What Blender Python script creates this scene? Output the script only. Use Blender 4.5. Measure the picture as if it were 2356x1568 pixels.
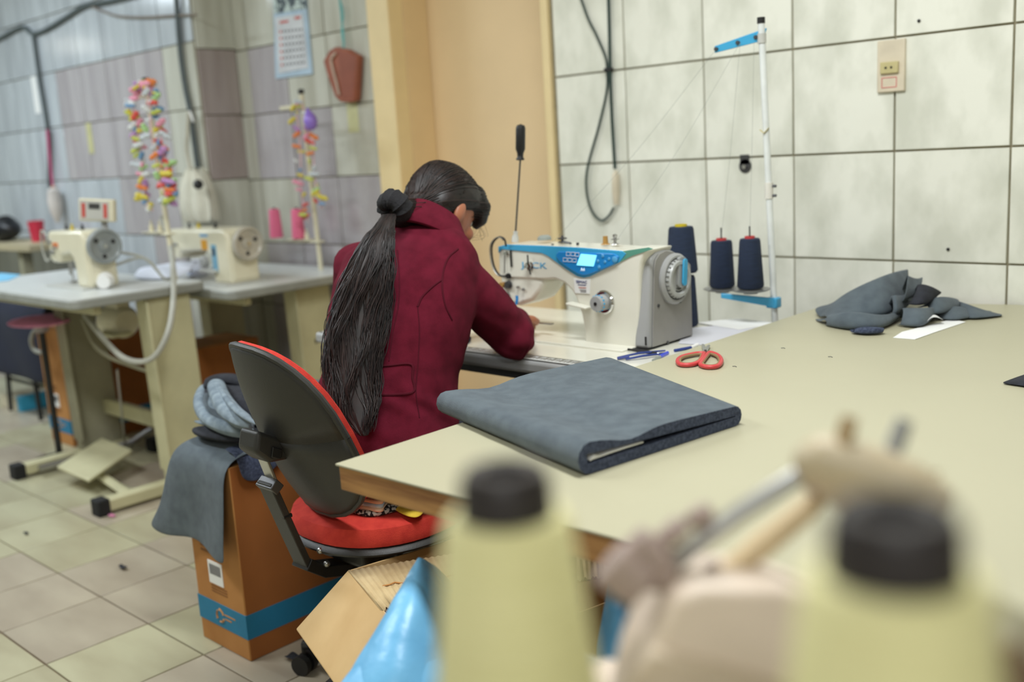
import bpy, bmesh, math, random
from mathutils import Vector as V, Matrix, noise as mnoise
random.seed(7)
PI = math.pi
for o in list(bpy.data.objects): bpy.data.objects.remove(o)
S = bpy.context.scene
C = S.collection

# ------------------------------------------------------------ camera
FPX, CX, CY, H = 2365.0, 1178.0, 784.0, 1.30
yaw, pitch, roll = [math.radians(a) for a in (-43.908, 10.731, -3.478)]
fw = V((math.sin(yaw)*math.cos(pitch), math.cos(yaw)*math.cos(pitch), -math.sin(pitch)))
r0 = V((math.cos(yaw), -math.sin(yaw), 0)); u0 = r0.cross(fw)
rt = math.cos(roll)*r0 + math.sin(roll)*u0
up = -math.sin(roll)*r0 + math.cos(roll)*u0
cam = bpy.data.cameras.new('camera'); camo = bpy.data.objects.new('camera', cam); C.objects.link(camo)
camo.matrix_world = Matrix(((rt.x, up.x, -fw.x, 0), (rt.y, up.y, -fw.y, 0), (rt.z, up.z, -fw.z, H), (0, 0, 0, 1)))
cam.sensor_width = 36; cam.lens = FPX/2356*36; cam.clip_start = .02; cam.clip_end = 60
cam.dof.use_dof = True; cam.dof.focus_distance = 2.1; cam.dof.aperture_fstop = 2.0
S.camera = camo

# ------------------------------------------------------------ world, lights, exposure
w = bpy.data.worlds.new('world'); S.world = w; w.use_nodes = True
w.node_tree.nodes['Background'].inputs[0].default_value = (.9, .95, 1, 1)
w.node_tree.nodes['Background'].inputs[1].default_value = .3
S.view_settings.view_transform = 'Standard'; S.view_settings.look = 'None'
S.view_settings.gamma = 1; S.view_settings.use_curve_mapping = False
S.view_settings.exposure = -0.2

def area(name, loc, rot, sx, sy, power, col):
    l = bpy.data.lights.new(name, 'AREA'); l.shape = 'RECTANGLE'; l.size = sx; l.size_y = sy
    l.energy = power; l.color = col
    o = bpy.data.objects.new(name, l); o.location = loc; o.rotation_euler = rot; C.objects.link(o)
area('ceiling_tube_light', (-1.0, 1.3, 2.84), (0, 0, 0), 1.3, .3, 60, (.95, .985, 1.0))
area('ceiling_tube_light', (-3.4, .2, 2.84), (0, 0, 0), 1.3, .3, 58, (.92, .97, 1.0))
area('ceiling_tube_light', (-5.9, 1.0, 2.84), (0, 0, 0), 1.3, .3, 72, (.80, .91, 1.0))
area('ceiling_tube_light', (.9, -1.2, 2.84), (0, 0, 0), 1.3, .3, 46, (.96, .99, 1.0))
area('ceiling_tube_light', (-8.5, .3, 2.84), (0, 0, 0), 1.3, .3, 62, (.78, .90, 1.0))

def at_x(px, py, x):
    d = fw + rt*((px-CX)/FPX) - up*((py-CY)/FPX); return V((0, 0, H)) + d*(x/d.x)
def at_y(px, py, y):
    d = fw + rt*((px-CX)/FPX) - up*((py-CY)/FPX); return V((0, 0, H)) + d*(y/d.y)
def at_z(px, py, z):
    d = fw + rt*((px-CX)/FPX) - up*((py-CY)/FPX); return V((0, 0, H)) + d*((z-H)/d.z)
def at_d(px, py, dep):
    d = fw + rt*((px-CX)/FPX) - up*((py-CY)/FPX); return V((0, 0, H)) + d*dep

# ------------------------------------------------------------ materials
def lin(c):
    return tuple(((x/255)/12.92 if x/255 <= .04045 else (((x/255)+.055)/1.055)**2.4) for x in c)
MC = {}
def mat(name, col, rough=.5, metal=0, var=.08, scale=12, bump=0, bscale=60, stretch=(1, 1, 1), col2=None,
        rnd=0, spec=.5, coat=0, emit=0, detail=4, lo=.35, hi=.65, sheen=0, trans=0):
    if name in MC: return MC[name]
    m = bpy.data.materials.new(name); m.use_nodes = True; nt = m.node_tree; N = nt.nodes; Lk = nt.links
    b = N['Principled BSDF']; b.inputs['Roughness'].default_value = rough; b.inputs['Metallic'].default_value = metal
    b.inputs['Specular IOR Level'].default_value = spec; b.inputs['Coat Weight'].default_value = coat
    b.inputs['Coat Roughness'].default_value = .1; b.inputs['Sheen Weight'].default_value = sheen
    c = lin(col); c2 = lin(col2) if col2 else tuple(x*(1-var*2) for x in c)
    tc = N.new('ShaderNodeTexCoord'); mp = N.new('ShaderNodeMapping'); mp.inputs['Scale'].default_value = stretch
    src = tc.outputs['Object']
    if rnd:
        oi = N.new('ShaderNodeObjectInfo'); mu = N.new('ShaderNodeVectorMath'); mu.operation = 'SCALE'
        mu.inputs[0].default_value = (37, 91, 53); Lk.new(oi.outputs['Random'], mu.inputs['Scale'])
        ad = N.new('ShaderNodeVectorMath'); ad.operation = 'ADD'; Lk.new(tc.outputs['Object'], ad.inputs[0]); Lk.new(mu.outputs[0], ad.inputs[1])
        src = ad.outputs[0]
    Lk.new(src, mp.inputs['Vector'])
    nz = N.new('ShaderNodeTexNoise'); nz.inputs['Scale'].default_value = scale; nz.inputs['Detail'].default_value = detail
    Lk.new(mp.outputs[0], nz.inputs['Vector'])
    rp = N.new('ShaderNodeValToRGB'); rp.color_ramp.elements[0].position = lo; rp.color_ramp.elements[1].position = hi
    rp.color_ramp.elements[0].color = (*c2, 1); rp.color_ramp.elements[1].color = (*c, 1)
    Lk.new(nz.outputs[0], rp.inputs[0]); out = rp.outputs[0]
    if rnd:
        hv = N.new('ShaderNodeHueSaturation'); mr = N.new('ShaderNodeMapRange'); mr.inputs['To Min'].default_value = 1-rnd; mr.inputs['To Max'].default_value = 1+rnd*.6
        Lk.new(oi.outputs['Random'], mr.inputs['Value']); Lk.new(mr.outputs[0], hv.inputs['Value']); Lk.new(out, hv.inputs['Color']); out = hv.outputs[0]
    Lk.new(out, b.inputs['Base Color'])
    if bump:
        bn = N.new('ShaderNodeTexNoise'); bn.inputs['Scale'].default_value = bscale; bn.inputs['Detail'].default_value = 3
        Lk.new(mp.outputs[0], bn.inputs['Vector'])
        bp = N.new('ShaderNodeBump'); bp.inputs['Strength'].default_value = bump; bp.inputs['Distance'].default_value = .004
        Lk.new(bn.outputs[0], bp.inputs['Height']); Lk.new(bp.outputs[0], b.inputs['Normal'])
    if emit:
        b.inputs['Emission Color'].default_value = (*c, 1); b.inputs['Emission Strength'].default_value = emit
    if trans: b.inputs['Transmission Weight'].default_value = trans
    MC[name] = m; return m
# wall and floor
grout = mat('grout', (150, 142, 118), .9, var=.1, scale=20)
grout_floor = mat('grout_floor', (128, 108, 86), .9, var=.15, scale=20)
tile_r = mat('wall_tile_pale', (240, 240, 228), .28, col2=(216, 217, 203), scale=9, detail=12, rnd=.03, stretch=(1, 1, .6), lo=.33, hi=.6, bump=.05, bscale=30)
tile_l = mat('wall_tile_bluish', (195, 202, 207), .14, col2=(172, 178, 184), scale=5, detail=9, rnd=.06, stretch=(2.2, 2.2, .3), lo=.34, hi=.6, bump=.05)
tile_m = mat('wall_tile_mauve', (184, 179, 181), .14, col2=(166, 160, 163), scale=5, detail=9, rnd=.06, stretch=(2.2, 2.2, .3), lo=.34, hi=.6, bump=.05)
tile_w = mat('wall_tile_dark_mauve', (176, 164, 160), .2, col2=(160, 147, 142), scale=5, detail=8, rnd=.04, stretch=(2, 2, .4))
tile_c = mat('wall_tile_cream', (206, 206, 194), .14, col2=(184, 182, 168), scale=5, detail=9, rnd=.06, stretch=(2.2, 2.2, .3), lo=.34, hi=.6)
tile_f = mat('floor_tile_cream', (184, 180, 150), .32, col2=(162, 154, 126), scale=3.5, detail=8, rnd=.05, stretch=(.6, 1.6, 1), lo=.35, hi=.65, bump=.05, bscale=20)
tile_p = mat('floor_tile_pink', (180, 170, 150), .32, col2=(160, 148, 130), scale=3.5, detail=8, rnd=.05, stretch=(.6, 1.6, 1), bump=.05, bscale=20)
peach = mat('peach_paint', (240, 212, 168), .6, var=.04, scale=2)
peach_d = mat('peach_jamb', (236, 208, 160), .6, var=.04, scale=3)
cream_p = mat('cream_frame', (240, 217, 166), .5, var=.04, scale=5)
white_p = mat('white_paint', (225, 222, 212), .8, var=.03)
# things
lam = mat('cream_laminate', (182, 177, 150), .42, var=.015, scale=2.5)
wood = mat('plank_wood', (196, 146, 88), .6, col2=(120, 74, 38), scale=7, detail=7, stretch=(.5, .5, 7), lo=.3, hi=.65, bump=.25, bscale=20)
denim = mat('grey_denim', (91, 102, 109), .95, col2=(78, 88, 96), scale=30, detail=12, bump=.5, bscale=700, sheen=.1)
denim_d = mat('navy_denim_edge', (78, 88, 112), .95, col2=(50, 58, 80), scale=160, detail=8, bump=1, bscale=420)
denim_k = mat('black_denim', (44, 46, 54), .95, var=.2, scale=60, bump=.4, bscale=500)
denim_l = mat('light_denim', (142, 156, 166), .95, col2=(108, 122, 134), scale=30, bump=.4, bscale=500)
coatm = mat('burgundy_wool', (103, 22, 42), .95, col2=(88, 16, 34), scale=30, detail=8, bump=.35, bscale=900, spec=.2)
coat_seam = mat('burgundy_seam', (84, 18, 34), .95, spec=.2)
skin = mat('skin', (176, 112, 82), .5, var=.06, scale=14)
hairm = mat('black_hair', (36, 25, 23), .46, col2=(20, 15, 15), scale=30, spec=.5)
hair2 = mat('brown_hair', (54, 38, 34), .46, var=.2, spec=.5)
scrun = mat('black_scrunchie', (22, 21, 26), .85, bump=.5, bscale=160)
trous = mat('dark_trousers', (34, 36, 46), .9)
mw = mat('machine_white', (232, 230, 216), .22, var=.015, coat=.3)
mblue = mat('machine_blue', (62, 166, 214), .25, var=.03, coat=.3)
mblue2 = mat('panel_blue', (40, 140, 214), .15, var=.03, coat=.5)
mgreen = mat('machine_green', (98, 160, 140), .25, coat=.3)
grey = mat('grey_plastic', (165, 166, 166), .35, var=.03)
grey_l = mat('light_grey_plastic', (196, 196, 190), .3, var=.03)
greym = mat('grey_metal', (150, 150, 148), .35, metal=.6)
chrome = mat('chrome', (215, 215, 212), .12, metal=1)
steel = mat('steel', (190, 190, 188), .28, metal=.9)
steel_d = mat('dark_steel', (92, 92, 94), .4, metal=.7)
black = mat('black_plastic', (30, 30, 31), .42, var=.1)
blackc = mat('chair_black_plastic', (50, 49, 47), .48, var=.1, scale=6, bump=.12, bscale=450)
blackr = mat('black_rubber', (24, 24, 25), .8)
darkt = mat('table_edge_dark', (66, 66, 68), .45)
cyan_e = mat('screen_cyan', (130, 226, 252), .3, emit=1.3)
white_e = mat('logo_white', (240, 250, 255), .4, emit=.6)
white_s = mat('paper_white', (240, 240, 238), .8, var=.01)
print_b = mat('print_navy', (40, 60, 130), .6); print_r = mat('print_red', (205, 90, 80), .6); print_g = mat('print_grey', (120, 120, 124), .7)
print_k = mat('print_dark', (50, 56, 70), .7)
navy = mat('navy_thread', (32, 48, 76), .8, col2=(22, 34, 56), scale=90, stretch=(.3, .3, 9), bump=.5, bscale=200)
yel = mat('yellow_plastic', (224, 200, 40), .5); redp = mat('red_plastic', (208, 70, 72), .4, var=.04)
amber = mat('amber_plastic', (176, 134, 70), .4)
redf = mat('red_fabric', (212, 62, 48), .9, col2=(196, 50, 40), scale=40, bump=.35, bscale=600)
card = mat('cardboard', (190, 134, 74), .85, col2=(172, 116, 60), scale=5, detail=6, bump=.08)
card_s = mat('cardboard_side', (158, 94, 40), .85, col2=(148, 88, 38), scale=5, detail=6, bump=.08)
card_l = mat('cardboard_tan', (214, 180, 128), .75, col2=(200, 164, 112), scale=6, detail=6, bump=.05)
corr = mat('corrugated_paper', (206, 182, 138), .9, col2=(186, 160, 116), scale=14)
bandb = mat('box_blue_print', (34, 124, 164), .7, var=.05)
orange = mat('print_orange', (196, 140, 80), .7)
plast = mat('blue_plastic_film', (118, 186, 228), .34, col2=(98, 168, 216), scale=6, bump=.5, bscale=24)
bag_in = mat('clear_plastic', (176, 176, 186), .25)
conem = mat('pale_yellow_thread', (240, 234, 180), .8, col2=(230, 224, 166), scale=60, stretch=(.3, .3, 8), bump=.3)
capm = mat('dark_brown_cap', (46, 40, 41), .45)
beige = mat('beige_enamel', (232, 214, 197), .4, var=.03)
beige2 = mat('beige_metal', (206, 190, 160), .4, var=.05)
mauve = mat('mauve_plastic', (176, 156, 148), .5)
mcream = mat('machine_cream', (226, 220, 194), .3, var=.03, coat=.2)
mcream2 = mat('stand_cream', (200, 195, 158), .45, var=.06, scale=8)
mcream3 = mat('stand_cream_dull', (158, 154, 130), .5, var=.08, scale=8)
tgrey = mat('table_top_grey', (205, 208, 206), .35, var=.03)
tedge = mat('table_edge_grey', (150, 152, 146), .5)
pinkt = mat('pink_thread', (242, 122, 158), .8, var=.05); pinkc = mat('pink_cloth', (236, 150, 190), .9)
purple = mat('purple_rubber', (150, 120, 214), .3)
whitec = mat('white_cloth', (222, 226, 240), .9, var=.04); bagc = mat('cream_cloth', (222, 218, 200), .9, var=.08, scale=8)
brownc = mat('brown_leatherette', (160, 92, 68), .6, var=.1); teal = mat('teal_cord', (110, 190, 190), .7)
cabd = mat('dark_cable', (40, 62, 56), .5); cabg = mat('grey_cable', (88, 98, 100), .5); cabl = mat('light_cable', (180, 180, 170), .5)
sock = mat('ivory_plastic', (226, 214, 190), .4); sock2 = mat('yellowed_plastic', (206, 194, 142), .4)
navyc = mat('navy_cloth', (30, 34, 52), .95); glassg = mat('dull_glass', (150, 156, 150), .2)
garl = [mat('ribbon_'+n, c, .6) for n, c in dict(yellow=(228, 212, 80), orange=(240, 140, 70), red=(226, 90, 80), pink=(240, 164, 188), violet=(196, 150, 208), blue=(120, 166, 210), white=(226, 230, 230), pale=(206, 214, 220), green=(176, 216, 150), lime=(206, 216, 100)).items()]

# ------------------------------------------------------------ geometry builder (world coordinates)
class G:
    def __init__(s, M=None): s.b = bmesh.new(); s.M = M or Matrix()
    def _v(s, p): return s.b.verts.new(s.M @ V(p))
    def face(s, vs, smooth=False):
        try: f = s.b.faces.new(vs); f.smooth = smooth; return f
        except ValueError: return None
    def box(s, lo, hi, M=None):
        M = M or Matrix()
        v = [s._v(M @ V((x, y, z))) for x in (lo[0], hi[0]) for y in (lo[1], hi[1]) for z in (lo[2], hi[2])]
        for q in ((0, 1, 3, 2), (4, 6, 7, 5), (0, 4, 5, 1), (2, 3, 7, 6), (0, 2, 6, 4), (1, 5, 7, 3)): s.face([v[i] for i in q])
        return s
    def cbox(s, c, d, R=None):
        M = Matrix.Translation(c) @ (R or Matrix()); d = V(d)/2
        return s.box(-d, d, M)
    def loft(s, rings, cap=True, closed=True, smooth=True):
        rv = [[s._v(p) for p in r] for r in rings]; n = len(rv[0])
        for a, b in zip(rv, rv[1:]):
            for i in range(n if closed else n-1):
                j = (i+1) % n; s.face([a[i], a[j], b[j], b[i]], smooth)
        if cap and closed: s.face(rv[0][::-1]); s.face(rv[-1])
        return s
    def tube(s, pts, r, n=8, cap=True, flat=1):
        pts = [V(p) for p in pts]; k = len(pts); rs = r if isinstance(r, (list, tuple)) else [r]*k
        rings = []; prev = None
        for i, p in enumerate(pts):
            t = (pts[min(i+1, k-1)]-pts[max(i-1, 0)]); t = t.normalized() if t.length > 1e-9 else V((0, 0, 1))
            if prev is None:
                a = V((0, 0, 1)) if abs(t.z) < .9 else V((1, 0, 0)); u = t.cross(a).normalized()
            else: u = (prev - t*prev.dot(t)); u = u.normalized() if u.length > 1e-6 else t.orthogonal().normalized()
            prev = u; w_ = t.cross(u)
            rings.append([p+(u*math.cos(2*PI*j/n)+w_*math.sin(2*PI*j/n)*flat)*rs[i] for j in range(n)])
        return s.loft(rings, cap)
    def cyl(s, p0, p1, r0, r1=None, n=20): return s.tube([p0, p1], [r0, r0 if r1 is None else r1], n)
    def lathe(s, base, axis, prof, n=24):      # prof = (radius, height along axis)
        base = V(base); t = V(axis).normalized(); u = t.orthogonal().normalized(); w_ = t.cross(u)
        return s.loft([[base+t*h+(u*math.cos(2*PI*j/n)+w_*math.sin(2*PI*j/n))*max(r, 1e-4) for j in range(n)] for r, h in prof])
    def prism(s, poly, off):                   # poly = 3D points, off = extrusion vector
        off = V(off); a = [s._v(p) for p in poly]; b = [s._v(V(p)+off) for p in poly]; n = len(a)
        s.face(a[::-1]); s.face(b)
        for i in range(n): s.face([a[i], a[(i+1) % n], b[(i+1) % n], b[i]])
        return s
    def grid(s, rows, smooth=True):
        rv = [[s._v(p) for p in r] for r in rows]
        for a, b in zip(rv, rv[1:]):
            for i in range(len(a)-1): s.face([a[i], a[i+1], b[i+1], b[i]], smooth)
        return s
    def ball(s, c, r, n=12, m=8, M=None):
        r = V(r) if not isinstance(r, (int, float)) else V((r, r, r)); c = V(c); M = M or Matrix()
        return s.loft([[c+M@V((r.x*math.sin(t)*math.cos(2*PI*j/n), r.y*math.sin(t)*math.sin(2*PI*j/n), r.z*math.cos(t))) for j in range(n)] for t in [max(.02, min(PI-.02, PI*i/m)) for i in range(m+1)]])
    def build(s, name, m, parent=None, bevel=0, seg=2, solid=0, sub=0, sharp=40, off=0):
        bmesh.ops.recalc_face_normals(s.b, faces=s.b.faces)
        root = parent
        while root is not None and root.parent is not None: root = root.parent
        if root is not None and not ROOT.get(root.name) is None: s.b.transform(ROOT[root.name].inverted())
        for e in s.b.edges:
            if len(e.link_faces) == 2 and e.calc_face_angle(0) > math.radians(sharp): e.smooth = False
        for f in s.b.faces: f.smooth = True
        me = bpy.data.meshes.new(name); s.b.to_mesh(me); s.b.free(); me.materials.append(m)
        o = bpy.data.objects.new(name, me); C.objects.link(o); o.parent = parent
        if bevel:
            md = o.modifiers.new('b', 'BEVEL'); md.width = bevel; md.segments = seg; md.limit_method = 'ANGLE'; md.angle_limit = math.radians(35)
        if solid: md = o.modifiers.new('s', 'SOLIDIFY'); md.thickness = solid; md.offset = off
        if sub: md = o.modifiers.new('u', 'SUBSURF'); md.levels = sub; md.render_levels = sub
        return o
ROOT = {}
def strands(lst, name, m, parent, sides=3):
    """lst = (points, radius list); thin three-sided strands built fast"""
    vs = []; fs = []; iM = ROOT[parent.name].inverted() if parent is not None else Matrix()
    c = [(math.cos(2*PI*k/sides), math.sin(2*PI*k/sides)) for k in range(sides)]
    for pts, rs in lst:
        b0 = len(vs); n = len(pts); t = (pts[-1]-pts[0]).normalized(); u = t.orthogonal().normalized(); w_ = t.cross(u)
        for p, r in zip(pts, rs):
            for a, b in c: vs.append(iM @ (p+u*(a*r)+w_*(b*r)))
        for i in range(n-1):
            for k in range(sides):
                k2 = (k+1) % sides; fs.append((b0+i*sides+k, b0+i*sides+k2, b0+(i+1)*sides+k2, b0+(i+1)*sides+k))
    me = bpy.data.meshes.new(name); me.from_pydata(vs, [], fs); me.polygons.foreach_set('use_smooth', [True]*len(fs)); me.update(); me.materials.append(m)
    o = bpy.data.objects.new(name, me); C.objects.link(o); o.parent = parent; o['kind'] = 'stuff'; return o
def thing(name, label, cat, loc=(0, 0, 0), rz=0, group=None):
    o = bpy.data.objects.new(name, None); C.objects.link(o); o.location = loc; o.rotation_euler = (0, 0, rz); o.empty_display_size = .05
    ROOT[o.name] = Matrix.Translation(V(loc)) @ Matrix.Rotation(rz, 4, 'Z')
    o['label'] = label; o['category'] = cat
    if group: o['group'] = group
    return o
def tag(o, label, cat, group=None, kind=None):
    o['label'] = label; o['category'] = cat
    if group: o['group'] = group
    if kind: o['kind'] = kind
    # give one-mesh things an origin at their own base
    me = o.data; xs = [v.co for v in me.vertices]
    c = V((sum(v.x for v in xs)/len(xs), sum(v.y for v in xs)/len(xs), min(v.z for v in xs)))
    me.transform(Matrix.Translation(-c)); o.location = c
    return o
def struct(name, kindobj=None, parent=None):
    o = kindobj or bpy.data.objects.new(name, None)
    if kindobj is None: C.objects.link(o)
    o.name = name; o['kind'] = 'structure'; o.parent = parent; return o
def copy_tree(o, parent=None):
    c = o.copy(); C.objects.link(c); c.parent = parent
    for ch in o.children: copy_tree(ch, c)
    return c
def text(body, size, M, m, name, parent, ext=.0004, align='CENTER', sx=1):
    cu = bpy.data.curves.new('t', 'FONT'); cu.body = body; cu.size = size; cu.extrude = ext; cu.align_x = align; cu.align_y = 'CENTER'
    to = bpy.data.objects.new('t', cu); C.objects.link(to)
    dg = bpy.context.evaluated_depsgraph_get(); me = bpy.data.meshes.new_from_object(to.evaluated_get(dg)); bpy.data.objects.remove(to)
    root = parent
    while root.parent is not None: root = root.parent
    me.transform(Matrix.Diagonal((sx, 1, 1, 1))); me.transform((ROOT[root.name].inverted() if root.name in ROOT else Matrix()) @ M)
    me.materials.clear(); me.materials.append(m)
    o = bpy.data.objects.new(name, me); C.objects.link(o); o.parent = parent; return o
def frame(o, x, y):      # matrix with x and y axes, z = x cross y, origin o
    x = V(x).normalized(); z = x.cross(V(y)).normalized(); y = z.cross(x)
    return Matrix(((x.x, y.x, z.x, o[0]), (x.y, y.y, z.y, o[1]), (x.z, y.z, z.z, o[2]), (0, 0, 0, 1)))
def spline(pts, n=8):
    pts = [V(p) for p in pts]; P = [pts[0]*2-pts[1]]+pts+[pts[-1]*2-pts[-2]]; out = []
    for i in range(1, len(P)-2):
        for k in range(n):
            t = k/n; a, b, c, d = P[i-1], P[i], P[i+1], P[i+2]
            out.append(.5*((2*b)+(c-a)*t+(2*a-5*b+4*c-d)*t*t+(3*b-a-3*c+d)*t**3))
    out.append(pts[-1]); return out
def remesh(gs, voxel, smooth, name, m, parent):
    o = gs.build('tmp', m); md = o.modifiers.new('r', 'REMESH'); md.mode = 'VOXEL'; md.voxel_size = voxel
    if smooth: md = o.modifiers.new('s', 'SMOOTH'); md.factor = .5; md.iterations = smooth
    dg = bpy.context.evaluated_depsgraph_get(); me = bpy.data.meshes.new_from_object(o.evaluated_get(dg)); bpy.data.objects.remove(o)
    root = parent
    me2 = me
    if root is not None and root.name in ROOT: me2.transform(ROOT[root.name].inverted())
    for p in me2.polygons: p.use_smooth = True
    me2.materials.clear(); me2.materials.append(m)
    o = bpy.data.objects.new(name, me2); C.objects.link(o); o.parent = parent; return o

# ------------------------------------------------------------ room
WY, LY, CXX = 2.93, 2.71, -4.60        # right/middle wall plane, left wall plane, corner x
RX0, RX1, RY0, CZ = -12.5, 2.6, -3.2, 2.9
def unit_tile(name, m, d=(1, 1, 1), bev=.006):
    g = G(); g.cbox((0, 0, 0), d); o = g.build(name, m, None); me = o.data
    bm = bmesh.new(); bm.from_mesh(me); bmesh.ops.bevel(bm, geom=bm.edges[:], offset=bev, segments=1, affect='EDGES'); bm.to_mesh(me); bm.free()
    bpy.data.objects.remove(o); return me
def put_tile(me, name, loc, sc, parent, rz=0):
    o = bpy.data.objects.new(name, me); C.objects.link(o); o.location = loc; o.scale = sc; o.rotation_euler.z = rz; o.parent = parent
    return o
# floor
fl = struct('floor', G().box((RX0-.2, RY0-.2, -.1), (RX1+.2, WY+.2, -.006)).build('floor', grout_floor))
fx, fy, tx, ty = -3.047, .952, .3085, .2975
fme = {m: unit_tile('tile', m, (tx-.005, ty-.005, .012), .0012) for m in (tile_f, tile_p)}
rest = G()
for i in range(-31, 19):
    for j in range(-14, 7):
        x, y = fx+tx*(i+.5), fy+ty*(j+.5); y1 = min(y+ty/2-.0025, WY-.002)
        if RX0 < x < RX1 and y < WY and y > RY0:
            if -7.3 < x < -1.6 and .4 < y:
                m = tile_p if (random.random() < .3) else tile_f
                o = put_tile(fme[m], 'tile', (x, y, -.006+random.uniform(-.0004, .0004)), (1, 1, 1), fl)
                if y+ty/2 > WY: o.scale.y = (y1-(y-ty/2))/ty; o.location.y = (y1+y-ty/2)/2
            else: rest.box((x-tx/2+.0025, y-ty/2+.0025, -.012), (x+tx/2-.0025, y1, 0))
o = rest.build('tile_field', tile_f, fl); o['kind'] = 'stuff'
# walls with tiles
TS = .3145
def tile_wall(parent, axis, plane, a0, a1, aorg, zorg, zmin, zmax, pick, out, asp=TS):
    """axis 'x': wall in plane y=plane facing -y;  axis 'y': wall in plane x=plane facing +x"""
    jw = .006; ms = {}
    k0 = math.floor((a0-aorg)/asp)-1; k1 = math.ceil((a1-aorg)/asp)+1
    for k in range(k0, k1):
        s0, s1 = max(a0, aorg+k*asp), min(a1, aorg+(k+1)*asp)
        if s1-s0 < .03: continue
        for q in range(-12, 12):
            z0, z1 = max(zmin, zorg+q*TS), min(zmax, zorg+(q+1)*TS)
            if z1-z0 < .03: continue
            m = pick((s0+s1)/2, (z0+z1)/2)
            if m not in ms: ms[m] = unit_tile('tile', m, (TS, .010, TS), .0012)
            c = ((s0+s1)/2, plane, (z0+z1)/2) if axis == 'x' else (plane, (s0+s1)/2, (z0+z1)/2)
            d = random.uniform(-.0009, .0009)
            loc = (c[0], c[1]-.003+d, c[2]) if axis == 'x' else (c[0]+.003+d, c[1], c[2])
            put_tile(ms[m], 'tile', loc, ((s1-s0-jw)/TS, 1, (z1-z0-jw)/TS), parent, 0 if axis == 'x' else PI/2)
DX0, DX1, DZ = -3.40, -2.565, 2.35      # doorway clear opening
def backing(name, lo, hi, m=grout): return struct(name, G().box(lo, hi).build(name, m))
wr = backing('wall_right_of_doorway', (DX1+.035, WY, 0), (RX1, WY+.22, CZ))
tile_wall(wr, 'x', WY, DX1+.04, .35, -1.884, 1.534, .59, CZ, lambda a, z: tile_r, 0, .315)
wm = backing('wall_left_of_doorway', (CXX-.2, WY, 0), (DX0-.14, WY+.22, CZ))
def pm(a, z):
    if a < -4.48: return tile_c
    if z < 1.22: return tile_c if a < -4.2 and z > .9 else tile_m
    if z < 1.54: return tile_w if a < -4.35 else (tile_m if a < -3.9 else tile_c)
    if z < 1.85: return tile_m if a < -4.1 else tile_c
    return tile_c
tile_wall(wm, 'x', WY, CXX+.005, DX0-.145, -3.545, 1.524, 0, CZ, pm, 0)
wl = backing('wall_left', (RX0, LY, 0), (CXX-.003, WY+.22, CZ))
def pl(a, z):
    if a > -4.95: return tile_c if z < 1.9 else tile_l
    if 1.25 < z < 1.85 and a > -6.3: return tile_m
    if z < 1.25 and a > -5.6: return tile_m if random.random() < .7 else tile_l
    return tile_l
tile_wall(wl, 'x', LY, -9.6, CXX-.004, -4.915, 1.57, 0, CZ, pl, 0)
tile_wall(wl, 'y', CXX, LY-.006, WY-.006, LY, 1.534, 0, CZ, lambda a, z: tile_w if 1.2 < z < 1.85 else tile_c, 0)
struct('ceiling', G().box((RX0-.2, RY0-.2, CZ), (RX1+.2, WY+1.2, CZ+.1)).build('ceiling', white_p))
struct('wall_far_left', G().box((RX0-.2, RY0-.2, 0), (RX0, WY+.2, CZ)).build('w', white_p))
struct('wall_far_right', G().box((RX1, RY0-.2, 0), (RX1+.2, WY+.2, CZ)).build('w', white_p))
struct('wall_behind_camera', G().box((RX0, RY0-.2, 0), (RX1, RY0, CZ)).build('w', white_p))
struct('wall_over_doorway', G().box((DX0-.14, WY, DZ), (DX1+.035, WY+.22, CZ)).build('w', white_p))
dr = struct('door_1')
G().box((DX0-.14, WY-.022, 0), (DX0, WY+.06, DZ)).build('left_casing', cream_p, dr, bevel=.006)
G().box((DX0-.14, WY+.06, 0), (DX0, WY+.20, DZ)).build('left_jamb', peach_d, dr, bevel=.004)
G().box((DX1, WY-.02, 0), (DX1+.035, WY+.20, DZ)).build('right_casing', cream_p, dr, bevel=.006)
G().box((DX0-.14, WY+.20, 0), (DX1+.1, WY+.24, DZ)).build('panel', peach, dr)
G().box((DX0-.14, WY-.02, DZ-.01), (DX1+.035, WY+.06, DZ+.06)).build('head_casing', cream_p, dr, bevel=.005)

# ------------------------------------------------------------ big cutting table
TZ = .80
t = thing('cutting_table', 'large cream laminate cutting table with raw wooden plank edge in the foreground', 'table', (-.4, 1.9, 0))
poly = [(-1.36, .972), (-1.36, 2.66), (-1.345, 2.715), (-1.30, 2.76), (-1.05, 2.865), (-.90, 2.905), (.75, 2.915), (.75, 1.0)]
G().prism([(x, y, TZ-.004) for x, y in poly], (0, 0, .004)).build('laminate_top', lam, t, bevel=.001)
ins = [(x+(.004 if x < -1 else -.002), y+(.004 if y < 1.1 else -.003)) for x, y in poly]
G().prism([(x, y, TZ-.046) for x, y in ins], (0, 0, .042)).build('wooden_core', wood, t, bevel=.002)
for x, y in ((-.98, 1.06), (.6, 1.12), (-1.05, 2.6), (.6, 2.7)):
    G().box((x-.035, y-.035, 0), (x+.035, y+.035, TZ-.046)).build('leg', wood, t, bevel=.003)

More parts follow.
